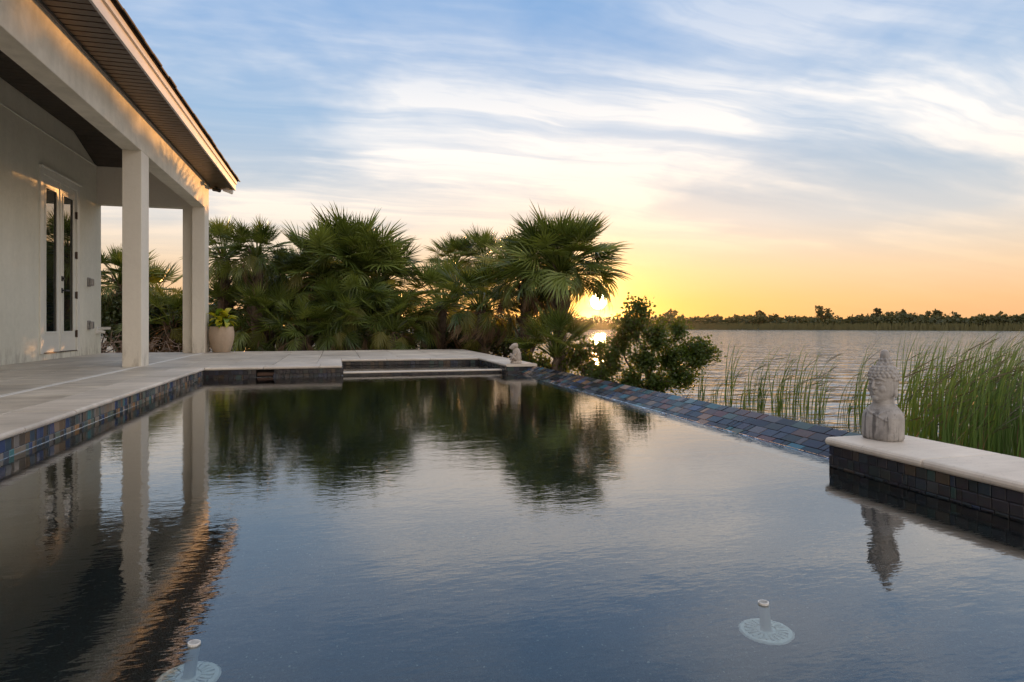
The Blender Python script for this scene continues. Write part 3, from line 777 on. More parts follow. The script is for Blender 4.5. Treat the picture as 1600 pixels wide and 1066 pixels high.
# ------------------------------------------------------------------ statues
def remesh(o, vox, sm=2):
    m = o.modifiers.new('remesh', 'REMESH'); m.mode = 'VOXEL'; m.voxel_size = vox; m.use_smooth_shade = True
    if sm:
        s = o.modifiers.new('smooth', 'SMOOTH'); s.iterations = sm; s.factor = .5
def loft(m, secs, n=28, p=2.6):
    """secs: (z, half width x, half depth y, yoff)"""
    vs = []; fs = []
    for z, a, d, yo in secs:
        for k in range(n):
            t = 2 * math.pi * k / n; c, s = math.cos(t), math.sin(t)
            vs.append((a * math.copysign(abs(c) ** (2 / p), c), yo + d * math.copysign(abs(s) ** (2 / p), s), z))
    for i in range(len(secs) - 1):
        for k in range(n):
            k2 = (k + 1) % n; fs.append((i * n + k, i * n + k2, (i + 1) * n + k2, (i + 1) * n + k))
    fs += [tuple(range(n - 1, -1, -1)), tuple((len(secs) - 1) * n + k for k in range(n))]
    m.add(vs, fs)
def stone_bust():
    """face towards local -Y, base at z = 0, 0.37 m tall"""
    root = empty('stone_bust', (2.205, 2.175, .0006), 'grey weathered stone bust with curled hair and topknot on the near plinth', 'statue')
    root.rotation_euler = (0, 0, R(-80)); root.scale = (.90, .92, 1.0)
    m = MB()
    loft(m, [(0, .080, .060, 0), (.010, .085, .064, 0), (.06, .086, .065, 0), (.095, .085, .063, 0), (.114, .079, .057, .002), (.128, .067, .050, .004), (.140, .050, .045, .005), (.150, .041, .041, .004), (.185, .037, .039, .004)], p=2.9)
    loft(m, [(.156, .014, .014, -.026), (.161, .027, .030, -.015), (.171, .039, .047, -.007), (.188, .048, .057, -.001), (.210, .0525, .062, .002), (.235, .0545, .065, .004), (.260, .054, .065, .006), (.280, .048, .058, .008), (.297, .030, .036, .010), (.304, .008, .010, .010)], p=2.2)
    # nose, brows, eyelids, lips, chin, cheeks
    m.tube([(0, -.060, .250), (0, -.0655, .234), (0, -.0705, .219), (0, -.066, .2125)], [.0048, .0058, .0076, .006], 10)
    m.ell((.0075, -.0605, .2155), (.006, .007, .0055)); m.ell((-.0075, -.0605, .2155), (.006, .007, .0055))
    for s in (-1, 1):
        m.tube([(s * .004, -.0630, .2515), (s * .015, -.0630, .2570), (s * .028, -.0565, .2560), (s * .041, -.0440, .2465)], [.0034, .0040, .0038, .0026], 8)
        m.ell((s * .0215, -.0525, .2365), (.0125, .0085, .0062), (0, 0, s * .35))
        m.tube([(s * .0095, -.0625, .2365), (s * .021, -.0620, .2335), (s * .033, -.0530, .2355)], [.0014, .0022, .0014], 6)
        m.ell((s * .0270, -.0440, .213), (.017, .014, .017))
        m.ell((s * .0535, .010, .232), (.0065, .014, .030), (R(8), 0, 0)); m.ell((s * .054, .013, .196), (.0062, .0115, .024)); m.ell((s * .0550, .006, .252), (.007, .013, .012))
    m.tube([(-.0165, -.0545, .2005), (-.007, -.0610, .2030), (0, -.0615, .2015), (.007, -.0610, .2030), (.0165, -.0545, .2005)], [.0018, .0044, .0040, .0044, .0018], 8)
    m.tube([(-.0135, -.0540, .1965), (0, -.0600, .1940), (.0135, -.0540, .1965)], [.0018, .0052, .0018], 8)
    m.ell((0, -.0510, .174), (.0150, .0115, .0110))
    # robe folds
    m.tube([(-.052, -.038, .124), (-.02, -.057, .112), (.02, -.060, .098), (.06, -.055, .082)], [.006, .006, .006, .005], 8)
    m.tube([(.050, -.036, .124), (.030, -.053, .112), (.022, -.059, .100)], [.005, .006, .005], 8)
    m.tube([(-.04, -.034, .131), (0, -.046, .124), (.04, -.034, .131)], [.005, .0055, .005], 8)
    me = m.mesh('torso_and_head', M_STONE)
    o = link('torso_and_head', me, root); remesh(o, .0021, 1)
    m = MB(); random.seed(5)
    loft(m, [(.255, .050, .054, .014), (.266, .0555, .062, .0095), (.285, .0520, .061, .009), (.300, .042, .050, .010), (.312, .030, .034, .012), (.322, .025, .027, .013), (.331, .018, .019, .013)], p=2.0)
    m.ell((0, .013, .322), (.026, .027, .020))
    m.lathe([(.018, .318), (.0175, .330), (.0205, .342), (.0205, .355), (.0155, .368), (.005, .3745)], (0, .013, 0), 18)
    def hs(z):                                          # hair cap half-sizes at height z
        t = max(0, (z - .262) / .054); f = math.sqrt(max(0, 1 - t * t * .93)); return .0575 * f, .0655 * f
    for row in range(5):
        z = .263 + row * .0122; a, d = hs(z); n = max(7, int(2 * math.pi * (a + d) / 2 / .0178))
        for k in range(n):
            th = 2 * math.pi * (k + .5 * (row % 2)) / n
            zz = z - (.012 if math.sin(th) > -.2 else -.0015) * (1 if row < 3 else .3)
            m.ell((a * math.cos(th), .0085 + d * math.sin(th), zz), (.0082, .0082, .0078), nu=10, nv=8)
    for zz, rr, n in ((.318, .029, 10), (.331, .022, 8)):
        for k in range(n):
            th = 2 * math.pi * k / n; m.ell((rr * math.cos(th), .013 + rr * math.sin(th), zz), (.0072, .0072, .0066), nu=8, nv=6)
    for row, zz in enumerate((.248, .234)):              # nape curls
        for k in range(8 - row):
            th = math.pi * (.12 + .76 * (k + .5) / (8 - row)); m.ell((.051 * math.cos(th), .006 + .062 * math.sin(th), zz), (.0078, .0078, .0072), nu=8, nv=6)
    o = link('curled_hair', m.mesh('curled_hair', M_STONE), root); remesh(o, .0020, 1)
stone_bust()
def figurine():
    root = empty('stone_figurine', (2.13, 7.60, .0008), 'small sand coloured stone figurine bowing its head on the far pier', 'statue')
    root.rotation_euler = (0, 0, R(-100))
    m = MB()                                             # crouched figure, face towards local -Y
    loft(m, [(0, .062, .068, 0), (.012, .066, .070, 0), (.022, .060, .066, 0), (.030, .054, .058, .004)], p=2.6)
    loft(m, [(.022, .052, .056, .006), (.06, .056, .060, .008), (.10, .054, .055, .010), (.135, .049, .050, .008), (.165, .040, .044, .004), (.185, .028, .034, -.002)], p=2.2)
    m.ell((0, -.022, .205), (.042, .052, .040), (R(28), 0, 0)); m.ell((0, -.062, .192), (.022, .022, .019)); m.ell((0, -.006, .232), (.030, .030, .018))
    for s in (-1, 1):
        m.ell((s * .040, -.012, .212), (.008, .015, .018)); m.ell((s * .016, -.058, .213), (.009, .007, .006))
        m.tube([(s * .050, .004, .150), (s * .060, -.022, .105), (s * .036, -.060, .092), (s * .014, -.064, .120)], [.017, .016, .014, .013], 10)
        m.tube([(s * .042, .010, .045), (s * .052, -.044, .085), (s * .036, -.064, .036)], [.024, .024, .018], 10)
    o = link('figure', m.mesh('figure', M_STONE2), root); remesh(o, .0036, 2)
figurine()

# ------------------------------------------------------------------ planter
def planter():
    c = Vector((-1.925, 12.00, .0015))
    root = empty('flower_pot', c, 'round clay pot with a yellow green leafy plant by the corner column', 'planter')
    b = MB()
    b.lathe([(.135, 0), (.140, .006), (.158, .06), (.182, .14), (.200, .23), (.206, .30), (.203, .36), (.194, .41), (.188, .432), (.190, .44), (.178, .44), (.172, .43), (.168, .40)], c, 40, cap=(True, False))
    b.build('pot', M_POT, root, smooth=True)
    b = MB(); b.lathe([(.169, .405), (.05, .412), (.001, .412)], c, 24, cap=(False, False)); b.build('soil', M_GROUND, root)
    vs, fs = [], []
    for i in range(6):
        t = i / 5; w = .038 * math.sin(math.pi * min(1, t * .92 + .06)) ** .8; zc = .05 * math.sin(t * 2.2) - .06 * t * t
        vs += [(-w, t * .17, zc + w * .25), (0, t * .17, zc), (w, t * .17, zc + w * .25)]
    for i in range(5):
        a = i * 3; fs += [(a, a + 1, a + 4, a + 3), (a + 1, a + 2, a + 5, a + 4)]
    mg, my = raw('leaf', vs, fs, M_CROTON_G, True), raw('leaf', vs, fs, M_CROTON, True)
    random.seed(8)
    b = MB()
    for k in range(7):
        a = k * 2.4; h = random.uniform(.10, .26); tip = c + Vector((.09 * math.cos(a), .09 * math.sin(a), .41 + h)); bs = c + Vector((.03 * math.cos(a), .03 * math.sin(a), .408))
        b.tube([bs, (bs + tip) / 2 + Vector((.01, 0, 0)), tip], .006, 6)
        for j in range(9):
            t = .25 + .75 * j / 8; p = bs.lerp(tip, t); y = random.random() < (.35 + .5 * (j > 4))
            o = link('leaf', my if y else mg, root, p, (R(random.uniform(-25, 55)), R(random.uniform(-20, 20)), random.uniform(0, 6.28)))
            s = random.uniform(.95, 1.5); o.scale = (s, s, s)
    b.build('stem', M_CROTON_G, root)
planter()

# ------------------------------------------------------------------ bubblers on the sun shelf
def bubbler(x, y, tilt, label):
    root = empty('bubbler_jet', (x, y, SH), label, 'pool jet')
    c = Vector((x, y, SH))
    b = MB(); b.lathe([(.054, 0), (.056, .004), (.052, .009), (.045, .010), (.045, .008), (.020, .008), (.020, .012)], c, 40, cap=(True, True)); o = b.build('disc', M_JET, root, smooth=False)
    for k in range(20):
        a = 2 * math.pi * k / 20; Mx = Matrix.Translation(c + Vector((0, 0, .008))) @ Matrix.Rotation(a, 4, 'Z')
        b = MB(); b.box(.022, .044, -.0026, .0026, 0, .006, Mx); b.build('rib', M_JET, o)
    top = c + Vector((tilt[0], tilt[1], WATER - SH + .004))
    m = MB(); ax = top - c; n = 20
    m.tube([c + Vector((0, 0, .008)), c + ax * .12, top], [.014, .0112, .0112], n, cap=False); m.tube([top + Vector((0, 0, .0)), c + ax * .75], [.0088, .0088], n, cap=False)
    a0 = len(m.v) - 2 * n
    m.f += [(2 * n + k, 2 * n + (k + 1) % n, a0 + (k + 1) % n, a0 + k) for k in range(n)]
    m.build('pipe', M_JET, root, smooth=False)
bubbler(-.268, 1.315, (.010, .0), 'white standpipe on a ribbed disc underwater near the house side')
bubbler(.888, 1.18, (-.004, .004), 'white standpipe on a ribbed disc underwater below the stone bust')

# ------------------------------------------------------------------ palms
def frond_mesh(name, mat, seed, spread, droop, nseg=21, pitch=.2, pet=.57, fan=.47):
    """unit fan frond: petiole along +Y, upper side +Z"""
    rg = random.Random(seed); vs = []; fs = []
    def strip(pts, ws, side):
        a = len(vs)
        for p, w in zip(pts[:-1], ws): vs.extend((tuple(p - side * w), tuple(p + side * w)))
        vs.append(tuple(pts[-1])); n = len(pts) - 1
        for i in range(n - 1): fs.append((a + 2 * i, a + 2 * i + 1, a + 2 * i + 3, a + 2 * i + 2))
        fs.append((a + 2 * n - 2, a + 2 * n - 1, a + 2 * n))
    P = lambda t: Vector((0, t * pet, .10 * pet * math.sin(t * 2.4) - droop * .10 * t * t))
    for sd in (Vector((1, 0, 0)), Vector((0, 0, 1))):
        strip([P(0), P(.35), P(.7), P(1.0), P(1.0) + Vector((0, .22, -.05 - .06 * droop))], [.016, .011, .009, .008], sd)
    hub = P(1.0); RX = Matrix.Rotation(-pitch, 3, 'X')
    for i in range(nseg):
        u = (i + .5) / nseg * 2 - 1; ang = u * spread + rg.gauss(0, .02)
        L = fan * (1 - .30 * abs(u) ** 1.6) * rg.uniform(.86, 1.06)
        st = hub + Vector((0, .16 * (1 - abs(u)), -.03 * (1 - abs(u))))
        d = Vector((math.sin(ang), math.cos(ang), .0)); up0 = -.05 + .26 * abs(u) * (1 - droop * .5)
        side = Vector((math.cos(ang), -math.sin(ang), .55 if i % 2 else -.55)).normalized()
        pts = []
        dr = droop * rg.uniform(.7, 1.3)
        for k in range(5):
            t = k / 4; bend = dr * t ** 2.2
            q = st + d * (L * (t - .32 * bend * t)) + Vector((rg.gauss(0, .006), 0, L * (up0 * t - .62 * bend)))
            pts.append(hub + RX @ (q - hub))
        w = .0132
        strip(pts, [w * .5, w, w * .8, w * .42], RX @ side)
    return raw(name, vs, fs, mat, False)
FR = {}
for k in range(3):
    FR['u', k] = frond_mesh('frond', M_FROND, 10 + k, 1.65, .12, pitch=.02)
    FR['m', k] = frond_mesh('frond', M_FROND, 20 + k, 1.70, .26, pitch=.22)
    FR['d', k] = frond_mesh('frond', M_FROND, 30 + k, 1.35, .50, pitch=.62)
    FR['y', k] = frond_mesh('frond', M_FROND_Y, 40 + k, 1.05, .60, 24, pitch=1.15)
    FR['x', k] = frond_mesh('frond', M_FROND_D, 50 + k, .40, .5, 16, pitch=1.2)
def place_frond(parent, c, az, pol, size, key, rg):
    """pol: angle of the petiole from straight up"""
    d = Vector((math.sin(pol) * math.cos(az), math.sin(pol) * math.sin(az), math.cos(pol)))
    rad = Vector((math.cos(az), math.sin(az), 0))
    up = (Vector((0, 0, 1)) * math.sin(pol) - rad * math.cos(pol)) if True else None
    up = (up - d * up.dot(d)).normalized(); x = d.cross(up)
    roll = rg.gauss(0, .45); x, up = x * math.cos(roll) + up * math.sin(roll), up * math.cos(roll) - x * math.sin(roll)
    Mr = Matrix((x, d, up)).transposed()
    me = FR[key, rg.randrange(3)]
    o = bpy.data.objects.new('frond', me); COL.objects.link(o); o.parent = parent
    o.location = Vector(c) - WO[parent.name]; o.rotation_euler = Mr.to_euler(); o.scale = (size,) * 3
def palm(px, py, d, r, n, label, polmax=125, dead=.06, yellow=.05, seed=0, hub=None, lean=0.0, az_skip=None, trunk_r=.11, polmin=4, boots=True, skirt=0):
    rg = random.Random(seed + int(px * 7 + py)); c = at(px, d, EYE + (507 - py) / 1000 * d)
    g = ground_z(c.x, c.y); base = Vector((c.x + lean, c.y, g - .08))
    root = empty('palm_tree', base, label, 'palm tree', 'sabal palms beyond the deck')
    m = MB(); k = 7; top = c - Vector((0, 0, .05 * r))
    pts = [base.lerp(top, i / k) + Vector((.02 * math.sin(i * 1.3), .015 * math.cos(i), 0)) for i in range(k + 1)]
    m.tube(pts, [trunk_r * (1.35 if i == 0 else 1.0 - .02 * i + .05 * (i % 2)) for i in range(k + 1)], 10)
    if boots:                                                  # old leaf bases on the trunk
        nb = int(16 + (top.z - base.z) * 12)
        for i in range(nb):
            t = rg.uniform(.15, 1.0); a = i * 2.4; p = base.lerp(top, t); o_ = Vector((math.cos(a), math.sin(a), 0)); ln = rg.uniform(.14, .30)
            m.tube([p + o_ * trunk_r * .7, p + o_ * (trunk_r + .05) + Vector((0, 0, ln * .6)), p + o_ * (trunk_r + .10) + Vector((0, 0, ln))], [.030, .022, .010], 5)
    m.build('trunk', M_TRUNK, root)
    n = int(n * 1.65)
    for i in range(skirt):                                     # dead and yellowing fronds hanging under the crown
        az = i * 2.39996 + rg.gauss(0, .3)
        if math.cos(az) > .25 and px > 860: continue
        place_frond(root, c + Vector((math.cos(az), math.sin(az), 0)) * .06 * r - Vector((0, 0, rg.uniform(.08, .30) * r)), az, R(rg.uniform(118, 162)), r * rg.uniform(.6, .9), rg.choice('xxyxd'), rg)
    for i in range(n):
        t = (i + .5) / n; az = i * 2.39996 + rg.gauss(0, .25)
        pol = R(polmin + (polmax - polmin) * t ** .80 + rg.gauss(0, 6))
        s = r * rg.uniform(.84, 1.08) * (1.0 if t > .12 else .85)
        pd = math.degrees(pol)
        key = 'u' if pd < 48 else ('m' if pd < 88 else 'd')
        q = rg.random()
        if pd > 105 and q < dead * 6: key = 'x'
        elif pd > 80 and q < dead + yellow: key = 'y'
        place_frond(root, c + Vector((0, 0, -.10 * r * t)) + Vector((math.cos(az), math.sin(az), 0)) * .05 * r, az, pol, s, key, rg)
    return root
PALMS = [
    # px, py, d, r, n, label, kwargs
    (188, 442, 15.2, 1.00, 44, 'palm seen between the door wall and the first porch column', {}),
    (238, 468, 16.5, 1.05, 40, 'palm just right of the first porch column, its crown lower than the next', {}),
    (268, 505, 14.4, .95, 34, 'low palm framed between the two porch columns with hanging brown fronds', dict(dead=.14, polmax=135)),
    (350, 400, 13.8, .90, 40, 'tall slim palm directly above the clay pot', dict(polmax=118)),
    (402, 400, 13.2, .80, 42, 'slim palm standing right of the tall palm above the clay pot', dict(polmax=112)),
    (352, 492, 14.0, .92, 36, 'low palm with drooping fronds directly behind the clay pot', dict(dead=.14)),
    (420, 505, 13.2, 1.00, 40, 'low fan palm right of the clay pot at the back edge of the deck', dict(yellow=.1)),
    (470, 448, 14.8, 1.12, 46, 'palm forming the left flank of the big central palm clump', {}),
    (555, 420, 14.4, 1.38, 70, 'tallest domed palm at the middle of the big central clump', dict(polmax=110)),
    (503, 428, 14.0, 1.22, 54, 'palm in the central clump left of its tallest dome', {}),
    (596, 440, 14.2, 1.08, 54, 'palm forming the right flank of the big central palm clump', {}),
    (560, 478, 13.4, 1.14, 48, 'palm low in the front of the central clump with broad hanging fans', dict(polmin=40, polmax=130)),
    (438, 448, 16.6, 1.00, 40, 'palm filling the dip between the slim palms and the central clump', {}),
    (395, 478, 15.2, 1.05, 40, 'bushy palm below the slim palm pair right of the clay pot', {}),
    (522, 440, 19.5, .95, 30, 'hidden palm added deep in the central clump to shade the door wall, left of its middle', {}),  # hidden palms added behind the clump to keep sun off the door wall
    (550, 438, 20.5, 1.0, 30, 'hidden palm added deep in the central clump to shade the door wall, behind its tallest dome', {}),
    (578, 440, 19.5, .95, 30, 'hidden palm added deep in the central clump to shade the door wall, right of its middle', {}),
    (545, 512, 13.0, .94, 40, 'low palm at the deck edge in front of the central clump', dict(dead=.14, yellow=.1)),
    (615, 515, 13.0, .90, 36, 'low palm with yellowing fronds at the foot of the central clump', dict(dead=.10, yellow=.35)),
    (478, 520, 12.9, .87, 32, 'low fan palm at the left foot of the central clump', dict(yellow=.15)),
    (712, 412, 21.0, 1.06, 44, 'slender palm with a loose crown right of the central clump', dict(polmax=112)),
    (758, 408, 20.0, 1.08, 44, 'slender palm touching the left side of the big round palm', dict(polmax=112)),
    (690, 476, 14.0, 1.14, 46, 'drooping palm in the gap right of the central clump', dict(yellow=.2, dead=.10)),
    (752, 480, 12.6, 1.00, 44, 'palm with hanging yellow fronds behind the small figurine', dict(yellow=.28, dead=.16, skirt=10)),
    (822, 430, 12.2, .98, 50, 'palm tucked against the left of the big round palm', dict(dead=.12, skirt=12)),
    (876, 422, 11.4, 1.10, 84, 'big round crowned palm beside the setting sun', dict(polmax=98, dead=.0, yellow=.02, trunk_r=.12, skirt=12)),
    (868, 552, 10.6, .80, 30, 'young palm with upright stalks at the foot of the big round palm', dict(polmin=2, polmax=68, boots=False, trunk_r=.06, yellow=.3)),
]
for i, (px, py, d, r, n, lab, kw) in enumerate(PALMS): palm(px, py, d, r, n, lab, seed=100 + i, **kw)

# ------------------------------------------------------------------ leafy shrubs
def leaf_quads(rg, pts, size, asp=.38):
    vs, fs = [], []
    for p in pts:
        d = Vector((rg.gauss(0, 1), rg.gauss(0, 1), rg.gauss(.15, .8))).normalized(); sd = d.cross(Vector((rg.gauss(0, 1), rg.gauss(0, 1), rg.gauss(0, 1)))).normalized()
        L = size * rg.uniform(.6, 1.25); w = L * asp; a = len(vs); nn = d.cross(sd) * L * .12
        vs += [tuple(p), tuple(p + d * L * .5 - sd * w + nn), tuple(p + d * L), tuple(p + d * L * .5 + sd * w + nn)]
        fs.append((a, a + 1, a + 2, a + 3))
    return vs, fs
def shrub(name, base, twigs, leaves, size, label, cat, mat, seed, group=None, lobes=None, spread=.11, twig_mat=None):
    rg = random.Random(seed); base = Vector(base); root = empty(name, base, label, cat, group)
    b = MB(); tips = []
    for lob, r, nt in lobes:
        lob = base + Vector(lob)
        st = base + Vector((rg.gauss(0, .06), rg.gauss(0, .06), 0)); mid_ = st.lerp(lob, .55) + Vector((rg.gauss(0, .06), rg.gauss(0, .06), .05))
        b.tube([st, mid_, lob], [.022, .014, .007], 5)
        for k in range(nt):
            v = Vector((rg.gauss(0, 1), rg.gauss(0, 1), rg.gauss(.1, .9))).normalized() * r * rg.uniform(.35, 1.0)
            s0 = mid_.lerp(lob, rg.uniform(.3, 1)); e = lob + v
            b.tube([s0, s0.lerp(e, .5) + Vector((0, 0, .03)), e], [.007, .005, .002], 3, cap=False); tips.append((s0, e))
    b.build('branches', twig_mat or M_TWIG, root)
    pts = []
    for k in range(leaves):
        s0, e = tips[rg.randrange(len(tips))]; t = rg.random() ** .6
        pts.append(s0.lerp(e, t) + Vector((rg.gauss(0, spread), rg.gauss(0, spread), rg.gauss(0, spread))) * .45)
    vs, fs = leaf_quads(rg, pts, size)
    o = prop(link('foliage', raw('foliage', [tuple(Vector(v) - base) for v in vs], fs, mat), root), kind='stuff')
    return root
def L3(px, py, d, base):                                   # picture position at distance d -> offset from base
    return at(px, d, EYE + (507 - py) / 1000 * d) - Vector(base)
sb = at(1015, 9.4); sb.z = ground_z(sb.x, sb.y) - .03
lob = [(L3(px, py, d, sb), r, n) for px, py, d, r, n in (
    (985, 505, 9.4, .26, 26), (1000, 480, 9.4, .17, 14), (1025, 520, 9.2, .27, 28), (965, 530, 9.5, .24, 24), (950, 565, 9.4, .25, 22), (1005, 560, 9.2, .28, 30), (1050, 560, 9.2, .27, 30),
    (1075, 545, 9.4, .20, 18), (1095, 560, 9.4, .19, 16), (1112, 552, 9.4, .12, 9), (1070, 590, 9.1, .23, 22), (1030, 600, 9.0, .26, 24), (980, 598, 9.1, .24, 22), (1098, 535, 9.5, .09, 7), (930, 590, 9.3, .22, 18), (1062, 516, 9.5, .16, 12))]
shrub('leafy_shrub', sb, 0, 15500, .048, 'large leafy shrub on the lake bank just right of the setting sun', 'shrub', M_SHRUB, 5, lobes=lob, spread=.12)
sb = at(915, 10.6); sb.z = ground_z(sb.x, sb.y) - .03
lob = [(L3(px, py, 10.6, sb), r, n) for px, py, r, n in ((905, 548, .24, 22), (935, 545, .20, 18), (890, 565, .22, 18), (920, 575, .26, 22), (845, 570, .22, 18), (945, 580, .2, 14), (820, 560, .2, 14))]
shrub('leafy_shrub', sb, 0, 2600, .06, 'thin open shrub between the big round palm and the large shrub', 'shrub', M_SHRUB, 6, lobes=lob, spread=.14)
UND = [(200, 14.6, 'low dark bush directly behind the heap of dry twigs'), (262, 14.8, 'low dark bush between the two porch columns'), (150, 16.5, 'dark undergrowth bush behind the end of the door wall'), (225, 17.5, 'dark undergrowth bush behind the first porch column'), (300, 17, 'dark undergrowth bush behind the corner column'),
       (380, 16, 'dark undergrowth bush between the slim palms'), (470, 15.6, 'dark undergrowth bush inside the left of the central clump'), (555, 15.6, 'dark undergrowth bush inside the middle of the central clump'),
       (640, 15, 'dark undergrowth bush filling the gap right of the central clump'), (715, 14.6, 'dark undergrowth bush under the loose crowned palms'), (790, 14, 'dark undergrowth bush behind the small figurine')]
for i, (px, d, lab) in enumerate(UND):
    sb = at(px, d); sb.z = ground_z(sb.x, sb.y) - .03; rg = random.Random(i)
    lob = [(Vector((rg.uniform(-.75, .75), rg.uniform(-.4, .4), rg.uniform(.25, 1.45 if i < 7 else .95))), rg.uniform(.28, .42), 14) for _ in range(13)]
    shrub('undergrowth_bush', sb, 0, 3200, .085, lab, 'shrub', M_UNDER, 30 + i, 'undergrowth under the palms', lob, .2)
# heap of dry twigs behind the deck under the porch
b = MB(); rg = random.Random(77); hb = at(205, 13.3); hb.z = ground_z(hb.x, hb.y)
for k in range(170):
    p = hb + Vector((rg.gauss(0, .75), rg.gauss(0, .3), rg.uniform(.02, .55))); v = Vector((rg.gauss(0, 1), rg.gauss(0, .6), rg.gauss(0, .45))).normalized() * rg.uniform(.15, .5)
    p.z = max(p.z, hb.z + .02); q = p + v; q.z = max(q.z, hb.z)
    b.tube([p, (p + q) / 2 + Vector((rg.gauss(0, .03), 0, rg.gauss(0, .04))), q], [.009, .007, .003], 4)
prop(b.build('brush_heap', M_DRYTWIG, loc=hb), 'heap of dry brown twigs on the ground behind the porch', 'brush heap', kind='stuff')

# ------------------------------------------------------------------ reeds
WIND = Vector((CT, -ST, 0))
def reed_blades(rg, spots, hmin, hmax, lean, width):
    vs, fs, tv, tf = [], [], [], []
    face = Vector((CT, -ST, 0))
    for (x, y) in spots:
        h = rg.uniform(hmin, hmax); w = width * rg.uniform(.6, 1.3); ln = lean * rg.uniform(.3, 1.5) * h; p0 = Vector((x, y, LAKE - .05))
        jit = Vector((rg.gauss(0, .06), rg.gauss(0, .06), 0)) * h
        yaw = rg.uniform(-.9, .9); sd = Vector((face.x * math.cos(yaw) - face.y * math.sin(yaw), face.x * math.sin(yaw) + face.y * math.cos(yaw), 0))
        pts = []
        for k in range(7):
            t = k / 6; pts.append(p0 + Vector((0, 0, h * (t - .10 * t ** 4 * rg.uniform(.6, 1.6)))) + WIND * ln * t ** 3.0 + jit * t)
        a = len(vs); ws = [.7, 1, 1, .9, .7, .45, .08]
        for p, q in zip(pts, ws): vs += [tuple(p - sd * w * q), tuple(p + sd * w * q)]
        fs += [(a + 2 * i, a + 2 * i + 1, a + 2 * i + 3, a + 2 * i + 2) for i in range(6)]
        if rg.random() < .5:                                # a leaf blade near the top, blown to the side
            for _ in range(rg.randint(1, 2)):
                t = rg.uniform(.55, .88); s = pts[int(t * 6)]; l2 = rg.uniform(.14, .34) * h; a = len(tv)
                dirv = (WIND * rg.uniform(.35, 1.0) + Vector((0, 0, rg.uniform(.3, 1.0))) + Vector((rg.gauss(0, .1), rg.gauss(0, .1), 0))).normalized()
                for k, q in enumerate((.5, 1.1, .9, .1)): 
                    pp = s + dirv * l2 * k / 3 - Vector((0, 0, .16 * l2 * (k / 3) ** 2)); tv += [tuple(pp - Vector((0, 0, 1)) * w * q * .9 - sd * w * q * .5), tuple(pp + Vector((0, 0, 1)) * w * q * .9 + sd * w * q * .5)]
                tf += [(a + 2 * i, a + 2 * i + 1, a + 2 * i + 3, a + 2 * i + 2) for i in range(3)]
    return vs, fs, tv, tf
CL = [(1095, 628, 550, 9, 'tight reed clump touching the right edge of the large shrub'), (1117, 630, 585, 6, 'short reed tuft, second from the large shrub'), (1136, 634, 541, 11, 'tall thin reed clump, third from the large shrub'),
      (1160, 638, 590, 7, 'short dark reed tuft between two taller clumps, fourth from the large shrub'), (1175, 642, 543, 9, 'upright reed clump, fifth from the large shrub'), (1186, 643, 560, 12, 'bent reed clump close beside the upright clump, sixth from the large shrub'),
      (1217, 650, 552, 16, 'thick leaning reed clump, seventh from the large shrub'), (1242, 651, 546, 11, 'slim leaning reed clump, eighth from the large shrub'), (1262, 653, 556, 10, 'leaning reed clump, ninth from the large shrub'),
      (1281, 653, 555, 12, 'long bent reed clump, tenth from the large shrub'), (1324, 664, 560, 9, 'sparse green reed clump left of the stone bust'), (1347, 664, 545, 13, 'green reed clump directly behind the left shoulder of the bust')]
for i, (px, py, ptop, n, lab) in enumerate(CL):
    rg = random.Random(900 + i); d = (EYE - LAKE) / (py - 507) * 1000; c = at(px, d, LAKE - .05); h = (py - ptop) / 1000 * d * 1.28
    root = empty('reed_clump', c, lab, 'reeds', 'reed clumps standing in the lake edge')
    sp = [(c.x + rg.gauss(0, .040), c.y + rg.gauss(0, .07)) for _ in range(int(n * 1.5))]
    vs, fs, tv, tf = reed_blades(rg, sp, h * .35, h * 1.04, .24, .0062)
    prop(link('stems', raw('stems', [tuple(Vector(v) - c) for v in vs], fs, M_REED), root), kind='stuff')
    if tv: prop(link('leaf_blades', raw('leaf_blades', [tuple(Vector(v) - c) for v in tv], tf, M_REED_TIP), root), kind='stuff')
rg = random.Random(321); sp = []
while len(sp) < 1050:
    px = 1395 + 330 * rg.random() ** .8; d = rg.uniform(5.6, 8.6) - (px - 1395) / 330 * 1.0
    dens = .5 + .5 * noise.noise(Vector((px * .03, d * 1.3, 5)))
    if rg.random() < dens * (.55 + .45 * min(1, (px - 1390) / 90)):
        p = at(px, d); sp.append((p.x, p.y))
vs, fs, tv, tf = reed_blades(rg, sp, .80, 1.54, .15, .0072)
rb = prop(link('reed_bed', raw('reed_bed', vs, fs, M_REED)), 'dense bed of tall green reeds behind the bust and its plinth', 'reeds', kind='stuff')
o = link('leaf_blades', raw('leaf_blades', tv, tf, M_REED_TIP), rb); prop(o, kind='stuff')
vs, fs, tv, tf = reed_blades(rg, rg.sample(sp, 170), .35, 1.15, .35, .0056)
prop(link('dead_stalks', raw('dead_stalks', vs, fs, M_FROND_D), rb), kind='stuff')
# grass and litter along the waterline
rg = random.Random(55); vs, fs = [], []
for k in range(2600):
    y = rg.uniform(.5, 15); x = 5.9 + rg.gauss(0, .55) - (.6 if y > 11 else 0)
    z = ground_z(x, y)
    if land(x, y) < -.35 or rg.random() < .25: continue
    z = max(z, LAKE); p = Vector((x, y, z - .01)); h = rg.uniform(.05, .20); d = Vector((rg.gauss(0, .5), rg.gauss(0, .5), 1)).normalized(); sd = Vector((rg.gauss(0, 1), rg.gauss(0, 1), 0)).normalized() * .006; a = len(vs)
    vs += [tuple(p - sd), tuple(p + sd), tuple(p + d * h + Vector((rg.gauss(0, .03), rg.gauss(0, .03), 0)))]; fs.append((a, a + 1, a + 2))
prop(link('shore_grass', raw('shore_grass', vs, fs, M_FARREED)), 'short dry grass and litter along the near waterline', 'grass', kind='stuff')

